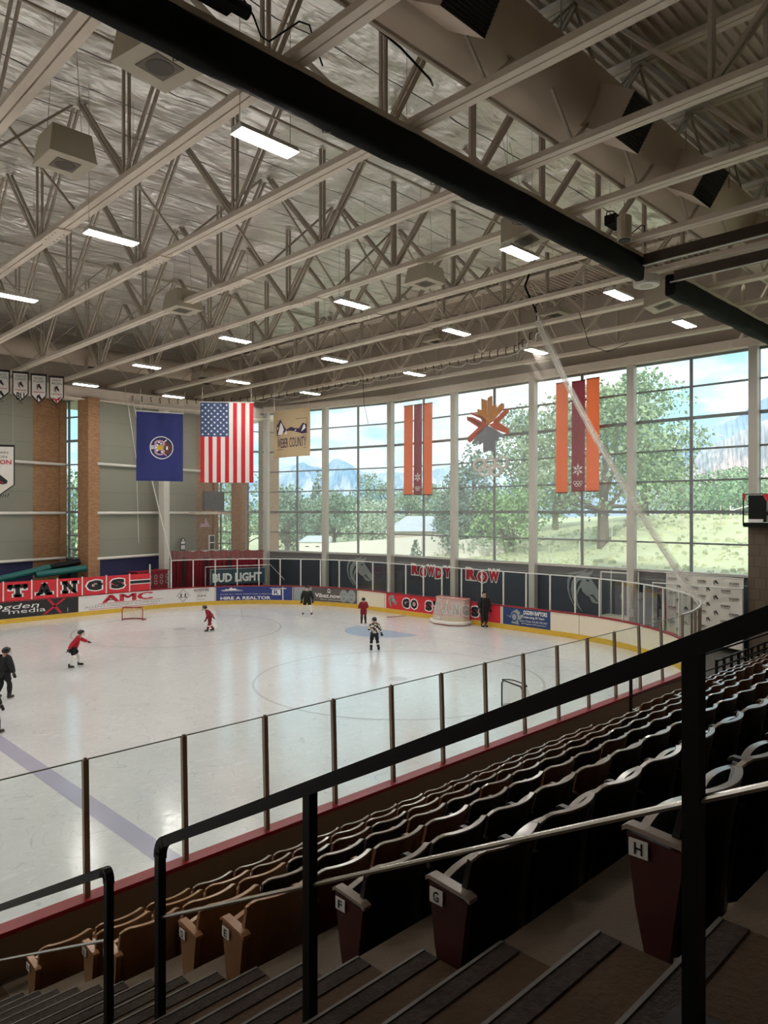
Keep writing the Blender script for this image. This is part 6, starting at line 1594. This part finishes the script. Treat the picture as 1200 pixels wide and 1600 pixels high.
LEAF = {}
def leafm(k, c):
    if k not in LEAF:
        m = mat('leaves_' + k, c, .7, vary=.5, scale=.8); b = m.node_tree.nodes['Principled BSDF']; LEAF[k] = m
    return LEAF[k]
def tree(base, h, wd, kind, label, n=2600, leaf=.3, col=(96, 128, 72), trunk=.35, bare=.22, seed=1, name='deciduous_tree', group='trees outside the windows', clumps=26, shape=None):
    q = random.Random(seed); base = Vector(base); t = thing(name, label, 'tree', base, group)
    mb = MB(); top = base + Vector((0, 0, h*.8))
    mb.tube([base - Vector((0, 0, .5)), base + Vector((.1, .1, h*bare)), base + Vector((.1, -.1, h*.55)), top], [trunk, trunk*.8, trunk*.45, .04], 8)
    cl = []
    if kind == 'round':
        for k in range(clumps):
            a = q.random()*6.283; e = q.random(); rr_ = (q.random()**.5)*wd/2
            z = h*(bare + .12) + (h*(1 - bare - .12))*e; prof = math.sin(min(1, (z/h - bare)/(1 - bare))*math.pi*.86 + .25)
            cl.append((base + Vector((math.cos(a)*rr_*prof, math.sin(a)*rr_*prof, z)), wd*.17*(.7 + .7*q.random())))
        for c, r in cl[:10]: mb.tube([base + Vector((0, 0, h*bare*(1 + .5*q.random()))), base.lerp(c, .6) + Vector((0, 0, .3)), c], [trunk*.35, trunk*.2, .03], 5)
    else:
        for k in range(clumps):
            e = k/clumps; z = h*(.12 + .86*e); rr_ = wd/2*(1 - e)**.85
            for m_ in range(5): a = q.random()*6.283; cl.append((base + Vector((math.cos(a)*rr_*.62, math.sin(a)*rr_*.62, z)), max(.15, rr_*.42)))
            if k % 2 == 0: a = q.random()*6.283; mb.tube([base + Vector((0, 0, z)), base + Vector((math.cos(a)*rr_, math.sin(a)*rr_, z - .2))], .03, 4)
    mb.build('trunk', mat('bark', s2l(104, 92, 78), .9, vary=.25, scale=4), t)
    mb = MB(); tot = sum(r*r for _, r in cl)
    for c, r in cl:
        for _ in range(max(4, int(n*r*r/tot))):
            a = q.random()*6.283; e = math.asin(q.uniform(-1, 1)); rad = r*(.55 + .5*q.random())
            p = c + Vector((math.cos(a)*math.cos(e), math.sin(a)*math.cos(e), math.sin(e)*.8))*rad
            s = leaf*(.6 + .8*q.random()); u_ = Vector((q.uniform(-1, 1), q.uniform(-1, 1), q.uniform(-1, 1))).normalized(); v_ = u_.cross(Vector((q.uniform(-1, 1), q.uniform(-1, 1), q.uniform(-1, 1)))).normalized()
            mb.add([p - u_*s*.5, p + v_*s*.35, p + u_*s*.5, p - v_*s*.35], [(0, 1, 2, 3)])
    c2 = tuple(min(255, int(v + (205 - v)*.22)) for v in col); mb.build('crown', leafm('%d_%d_%d' % col, s2l(*c2)), t); return t  # pale haze mixed into the leaf colour
def tp(x, z, dy=0):
    p = at_depth(x, 800, z); p.z = gh(p.x, p.y); return p
K = FP
tree(tp(943, 54), 11.0, 12.5, 'round', 'large spreading leafy tree on the bank behind the nearer red banners', 7000, .34, (112, 140, 92), .5, .2, 5, clumps=44)
tree(tp(1008, 66), 12.5, 10.0, 'round', 'tall leafy tree filling the left half of the rightmost big window', 6000, .36, (104, 136, 88), .4, .14, 9, clumps=40)
tree(tp(818, 75), 11.5, 9, 'round', 'round green tree just right of the hanging emblem', 4200, .36, (92, 128, 86), .35, .12, 12, clumps=30)
tree(tp(868, 70), 10.5, 8, 'round', 'green tree behind the left orange banner of the nearer set', 3400, .34, (100, 134, 84), .35, .1, 15, clumps=26)
tree(tp(800, 58), 4.6, 8, 'round', 'low bright green bush right of the five rings', 2600, .28, (104, 150, 70), .2, .05, 18, name='bush', clumps=24)
tree(tp(737, 62), 10.2, 7.5, 'cone', 'dark spruce tree behind the hanging emblem', 5200, .3, (74, 104, 84), .25, .1, 21, name='conifer_tree', clumps=20)
tree(tp(708, 72), 8.5, 4.5, 'cone', 'narrow dark conifer against the column left of the emblem', 2600, .3, (78, 106, 88), .2, .1, 23, name='conifer_tree', clumps=18)
tree(tp(746, 60), 2.6, 5, 'round', 'low shrubs below the spruce beside the white fence', 1200, .24, (90, 120, 84), .15, .05, 24, name='bush', clumps=16)
tree(tp(497, 100), 10.5, 4.6, 'cone', 'tall thin pine behind the second window column', 2600, .34, (82, 116, 90), .2, .1, 27, name='conifer_tree', clumps=16)
tree(tp(448, 78), 6.0, 8.5, 'round', 'dark rounded tree at the far left of the end windows', 3200, .36, (84, 118, 92), .3, .08, 31, clumps=24)
tree(tp(478, 90), 5.2, 7.5, 'round', 'dark hedge-like tree left of the white shed', 2600, .36, (88, 124, 94), .3, .05, 33, clumps=22)
tree(tp(522, 95), 6.0, 7.5, 'round', 'dark green tree below the highest mountain peak', 2600, .36, (88, 126, 90), .3, .06, 35, clumps=22)
tree(tp(572, 110), 9.3, 8.0, 'round', 'taller airy tree in the second big window', 2400, .36, (98, 132, 98), .3, .2, 37, clumps=20)
tree(tp(582, 85), 4.4, 9.5, 'round', 'pale flowering bush row above the white fence', 3000, .32, (150, 172, 146), .2, .05, 39, name='bush', clumps=24)
tree(tp(545, 105), 5.5, 8.0, 'round', 'mid green tree between the peak and the airy tree', 2200, .36, (96, 132, 100), .2, .06, 41, clumps=20)
tree(tp(635, 105), 6.4, 8, 'round', 'green tree behind the house roof, left one', 2400, .36, (98, 134, 96), .25, .08, 43, clumps=20)
tree(tp(668, 120), 6.6, 9, 'round', 'green tree behind the house roof, right one', 2200, .38, (102, 138, 102), .25, .08, 45, clumps=20)
tree(tp(697, 110), 8.5, 6, 'cone', 'dim conifer right of the house roof', 1800, .36, (86, 118, 94), .25, .08, 47, name='conifer_tree', clumps=16)
tree(tp(1140, 95), 4.6, 12, 'round', 'distant green trees at the foot of the right mountain slope', 3600, .4, (104, 140, 96), .25, .05, 49, clumps=30)
tree(tp(1060, 100), 4.0, 14, 'round', 'low distant green shrubs beside the utility poles', 2400, .4, (100, 136, 96), .2, .03, 51, name='bush', clumps=24)
tree(tp(1170, 80), 4.6, 9, 'round', 'pale green shrub at the right edge of the windows', 2200, .36, (112, 150, 104), .2, .03, 53, name='bush', clumps=22)
tree(tp(650, 58), 1.9, 1.4, 'cone', 'tiny young fir standing in front of the house', 500, .16, (70, 100, 76), .06, .1, 55, name='conifer_tree', clumps=12)
tree(tp(992, 56), 2.4, 1.6, 'round', 'small weedy shrub on the grass right of the window column', 260, .16, (130, 140, 90), .05, .1, 57, name='bush', clumps=8)
# foliage outside the narrow left windows
for k, (x, z, hh, lb) in enumerate(((112, 62, 7.2, 'leafy tree outside the tall narrow window at left'), (360, 72, 7.5, 'leafy tree outside the corner window under the striped flag'))):
    p = at_depth(x, 800, z); p.z = .8; tree(p, hh, 9, 'round', lb, 3000, .34, (104, 140, 92), .3, .05, 61 + k, clumps=26)
mb = MB(); mb.grid(lambda i, j: (-40 + 75*i, 42.5 + 60*j, .6), 8, 8); o = mb.build('floor_outside_lawn', M_['grass'], None, (10, 60, 0)); o['kind'] = 'structure'

# white fence, house, shed, poles
def fence(xa, xb, z, hgt, label):
    a, b = tp(xa, z), tp(xb, z); n = max(2, int((b - a).length/2.4)); t = thing('vinyl_fence', label, 'fence', a, 'white fences beyond the field')
    mb = MB(); mp_ = MB()
    for k in range(n):
        p, q_ = a.lerp(b, k/n), a.lerp(b, (k + 1)/n); p.z = gh(p.x, p.y); q_.z = gh(q_.x, q_.y)
        mb.beam(p + Vector((0, 0, hgt/2)), q_ + Vector((0, 0, hgt/2)), .05, hgt); mp_.beam(p, p + Vector((0, 0, hgt + .12)), .14, .14)
    mb.build('fence_panel', M_['white'], t); mp_.build('fence_post', M_['white'], t)
fence(510, 612, 66, 1.5, 'white vinyl fence below the mountain trees'); fence(612, 705, 62, 1.75, 'white vinyl fence in front of the grey roofed house'); fence(716, 786, 58, 1.5, 'white vinyl fence below the hanging emblem')
def house(xc, z, w, dpt, hw, hr, label, wallm, roofm):
    p = tp(xc, z); t = thing('house', label, 'house', p); e = Vector((sa, -ca, 0)); f = Vector((ca, sa, 0))
    def Q(a, b, c): return p + e*a*w/2 + f*b*dpt/2 + Vector((0, 0, c))
    mb = MB(); vs = [Q(a, b, c) for c in (-1, hw) for a, b in ((-1, -1), (1, -1), (1, 1), (-1, 1))]; mb.add(vs, [(4, 5, 6, 7), (0, 1, 5, 4), (1, 2, 6, 5), (2, 3, 7, 6), (3, 0, 4, 7)]); mb.build('walls', wallm, t)
    mb = MB(); k = 1.08; vs = [Q(-k, -k, hw), Q(k, -k, hw), Q(k, k, hw), Q(-k, k, hw), Q(-.55, 0, hw + hr), Q(.9, 0, hw + hr)]; mb.add(vs, [(0, 1, 5, 4), (1, 2, 5), (2, 3, 4, 5), (3, 0, 4), (0, 3, 2, 1)]); mb.build('roof', roofm, t)
    for a in (-.6, .1, .6):
        mb = MB(); mb.add([Q(a, -1.02, .8), Q(a + .25, -1.02, .8), Q(a + .25, -1.02, hw - .4), Q(a, -1.02, hw - .4)], [(0, 1, 2, 3)]); mb.build('window', M_['darkwall'], t)
roofg = mat('roof_grey', s2l(176, 186, 194), .7, vary=.15, scale=1.5)
house(668, 76, 8.0, 7, 1.2, 1.5, 'low house with a pale grey hipped roof behind the fence', mat('house_wall', s2l(190, 180, 168), .8), roofg)
house(493, 74, 3.0, 3, 1.3, .6, 'small white garden shed left of the fence', M_['white'], roofg)
house(770, 60, 1.6, 1.5, 1.7, .4, 'small dark red shed at the end of the white fence', mat('shed_red', s2l(120, 70, 66), .8), mat('shed_roof', s2l(90, 80, 78), .8))
for x, z, yt, lb in ((1047, 105, 744, 'short dark utility pole, left one of three'), (1065, 95, 710, 'tall pale utility pole with a lamp head'), (1078, 105, 745, 'slim dark utility pole, right one of three')):
    p = tp(x, z); hh = (800 - yt)/K*z + CZ; t = thing('utility_pole', lb, 'pole', p); mb = MB(); mb.tube([p - Vector((0, 0, 1)), (p.x, p.y, hh)], [.16, .11], 8); mb.build('pole', mat('pole_wood', s2l(120, 104, 92), .8), t)
    mb = MB(); mb.beam((p.x, p.y - .8, hh - .6), (p.x, p.y + .8, hh - .6), .1, .12); mb.build('crossarm', mat('pole_wood', s2l(120, 104, 92), .8), t)
for k, (x, lb) in enumerate(((858, 'first'), (905, 'second'), (956, 'third'), (1066, 'fourth'), (1126, 'fifth'))):
    p = tp(x, 50); t = thing('fence_post', 'thin wire fence post on the bank, %s from the left' % lb, 'post', p, 'wire fence posts on the bank'); mb = MB(); mb.tube([p - Vector((0, 0, .3)), p + Vector((0, 0, 1.4))], .035, 6); mb.build('post', M_['steel_dk'], t)
p = tp(1145, 88); t = thing('street_sign', 'green street sign on a pale post beyond the field', 'sign', p); mb = MB(); mb.tube([p, p + Vector((0, 0, 2.6))], .06, 6); mb.build('post', M_['alum'], t)
mb = MB(); a_ = p + Vector((0, 0, 2.2)); mb.beam(a_ + Vector((-1.1, 1.1, 0)), a_ + Vector((.4, -.4, 0)), .04, .5); mb.build('sign_blade', mat('sign_green', s2l(40, 130, 100), .5), t)
p = tp(1155, 70); t = thing('barrier_gate', 'white angled pipe barrier on the bank at right', 'barrier', p); mb = MB(); mb.tube([p - Vector((.6, -.6, .3)), p + Vector((-.6, .6, 1.1))], .07, 6); mb.tube([p + Vector((-.6, .6, .6)), p + Vector((1.0, -1.2, 1.25))], .05, 6); mb.build('pipe', M_['white'], t)
# brick wing outside the left end of the window wall
c1 = at_depth(418, 800, 47.6); c2 = at_depth(436, 800, 48.4); mb = MB(); mb.wallstrip([(c1.x, c1.y), (c2.x, c2.y), (c2.x - .1, c2.y + .8), (c1.x - .3, c1.y + .6)], -.04, 11.6, True); smesh('wall_outside_brick', mb, M_['brick'])

# mountains: real ridges a few kilometres away, bluish distance haze put into their colours
def ridge(name, label, dist, dep, prof, m, amp, seed, base=-30):
    "prof: list of (pixel x, pixel y) of the skyline"
    q = random.Random(seed); ph = [q.random()*6.28 for _ in range(8)]
    def az(x): return math.atan2(sa, ca) + math.atan(-(x - 600)/FP)
    P_ = [(x, (800 - y)/FP) for x, y in prof]
    def sk(x):
        for i in range(len(P_) - 1):
            if x <= P_[i + 1][0]: f = (x - P_[i][0])/(P_[i + 1][0] - P_[i][0]); return P_[i][1]*(1 - f) + P_[i + 1][1]*f
        return P_[-1][1]
    x0, x1 = P_[0][0], P_[-1][0]
    def fn(i, j):
        x = x0 + (x1 - x0)*i; a = az(x); r = dist + dep*(j - .0)
        t = j/.62 if j < .62 else 1 - (j - .62)/.38*.5
        top = sk(x)*(dist + dep*.62)*math.cos(a - math.atan2(sa, ca))**-1
        rg_ = math.sin(i*61 + j*9 + ph[0]) + .6*math.sin(i*133 - j*17 + ph[1]) + .4*math.sin(i*271 + j*31 + ph[2]) + .3*math.sin(i*517 + j*43 + ph[3])
        z = base + (top - base)*(t**1.15) + amp*rg_*math.sin(min(1, t)*math.pi)**.8 + amp*.16*rg_
        return (math.cos(a)*r, math.sin(a)*r, z + CZ)
    mb = MB(); mb.grid(fn, 220, 46); o = mb.build(name, m, None, fn(.5, 0), smooth=False)
    tag(o, label, 'mountain')
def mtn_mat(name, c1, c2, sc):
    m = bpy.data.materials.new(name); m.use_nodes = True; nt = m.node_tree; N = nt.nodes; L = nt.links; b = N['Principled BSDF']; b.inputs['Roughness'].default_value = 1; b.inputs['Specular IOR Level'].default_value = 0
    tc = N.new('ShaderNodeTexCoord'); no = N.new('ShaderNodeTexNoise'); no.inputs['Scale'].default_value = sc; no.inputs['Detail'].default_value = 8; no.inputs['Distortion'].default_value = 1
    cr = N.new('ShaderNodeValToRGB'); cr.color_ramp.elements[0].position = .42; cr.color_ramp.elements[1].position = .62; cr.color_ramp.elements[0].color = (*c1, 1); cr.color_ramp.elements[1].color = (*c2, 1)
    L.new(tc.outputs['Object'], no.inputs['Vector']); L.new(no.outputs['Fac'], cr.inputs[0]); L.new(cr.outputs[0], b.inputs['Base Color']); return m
ridge('mountain_range', 'haze-blue mountain range with a pointed peak behind the left windows', 5200, 2600, [(60, 770), (100, 765), (300, 765), (400, 750), (425, 737), (445, 732), (470, 722), (490, 727), (510, 728), (524, 716), (536, 720), (548, 724), (560, 735), (575, 736), (600, 738), (630, 738), (660, 734), (700, 730), (740, 732), (800, 745), (880, 740), (960, 742)],
      mtn_mat('hazed_forest_slope', s2l(120, 156, 182), s2l(176, 190, 200), .0016), 40, 4)
ridge('mountain_range', 'nearer haze-blue foothill ridge below the main range', 4300, 1000, [(380, 775), (480, 772), (560, 780), (620, 778), (660, 768), (700, 752), (760, 760), (860, 770)],
      mtn_mat('hazed_foothill_slope', s2l(128, 164, 184), s2l(170, 188, 194), .003), 18, 9)
ridge('mountain_range', 'haze-blue ridge seen in the rightmost big window', 3600, 1600, [(880, 700), (960, 694), (1030, 688), (1080, 686), (1120, 686), (1150, 680), (1165, 670), (1185, 662), (1240, 640)],
      mtn_mat('hazed_ridge', s2l(140, 162, 188), s2l(156, 176, 196), .002), 10, 13)
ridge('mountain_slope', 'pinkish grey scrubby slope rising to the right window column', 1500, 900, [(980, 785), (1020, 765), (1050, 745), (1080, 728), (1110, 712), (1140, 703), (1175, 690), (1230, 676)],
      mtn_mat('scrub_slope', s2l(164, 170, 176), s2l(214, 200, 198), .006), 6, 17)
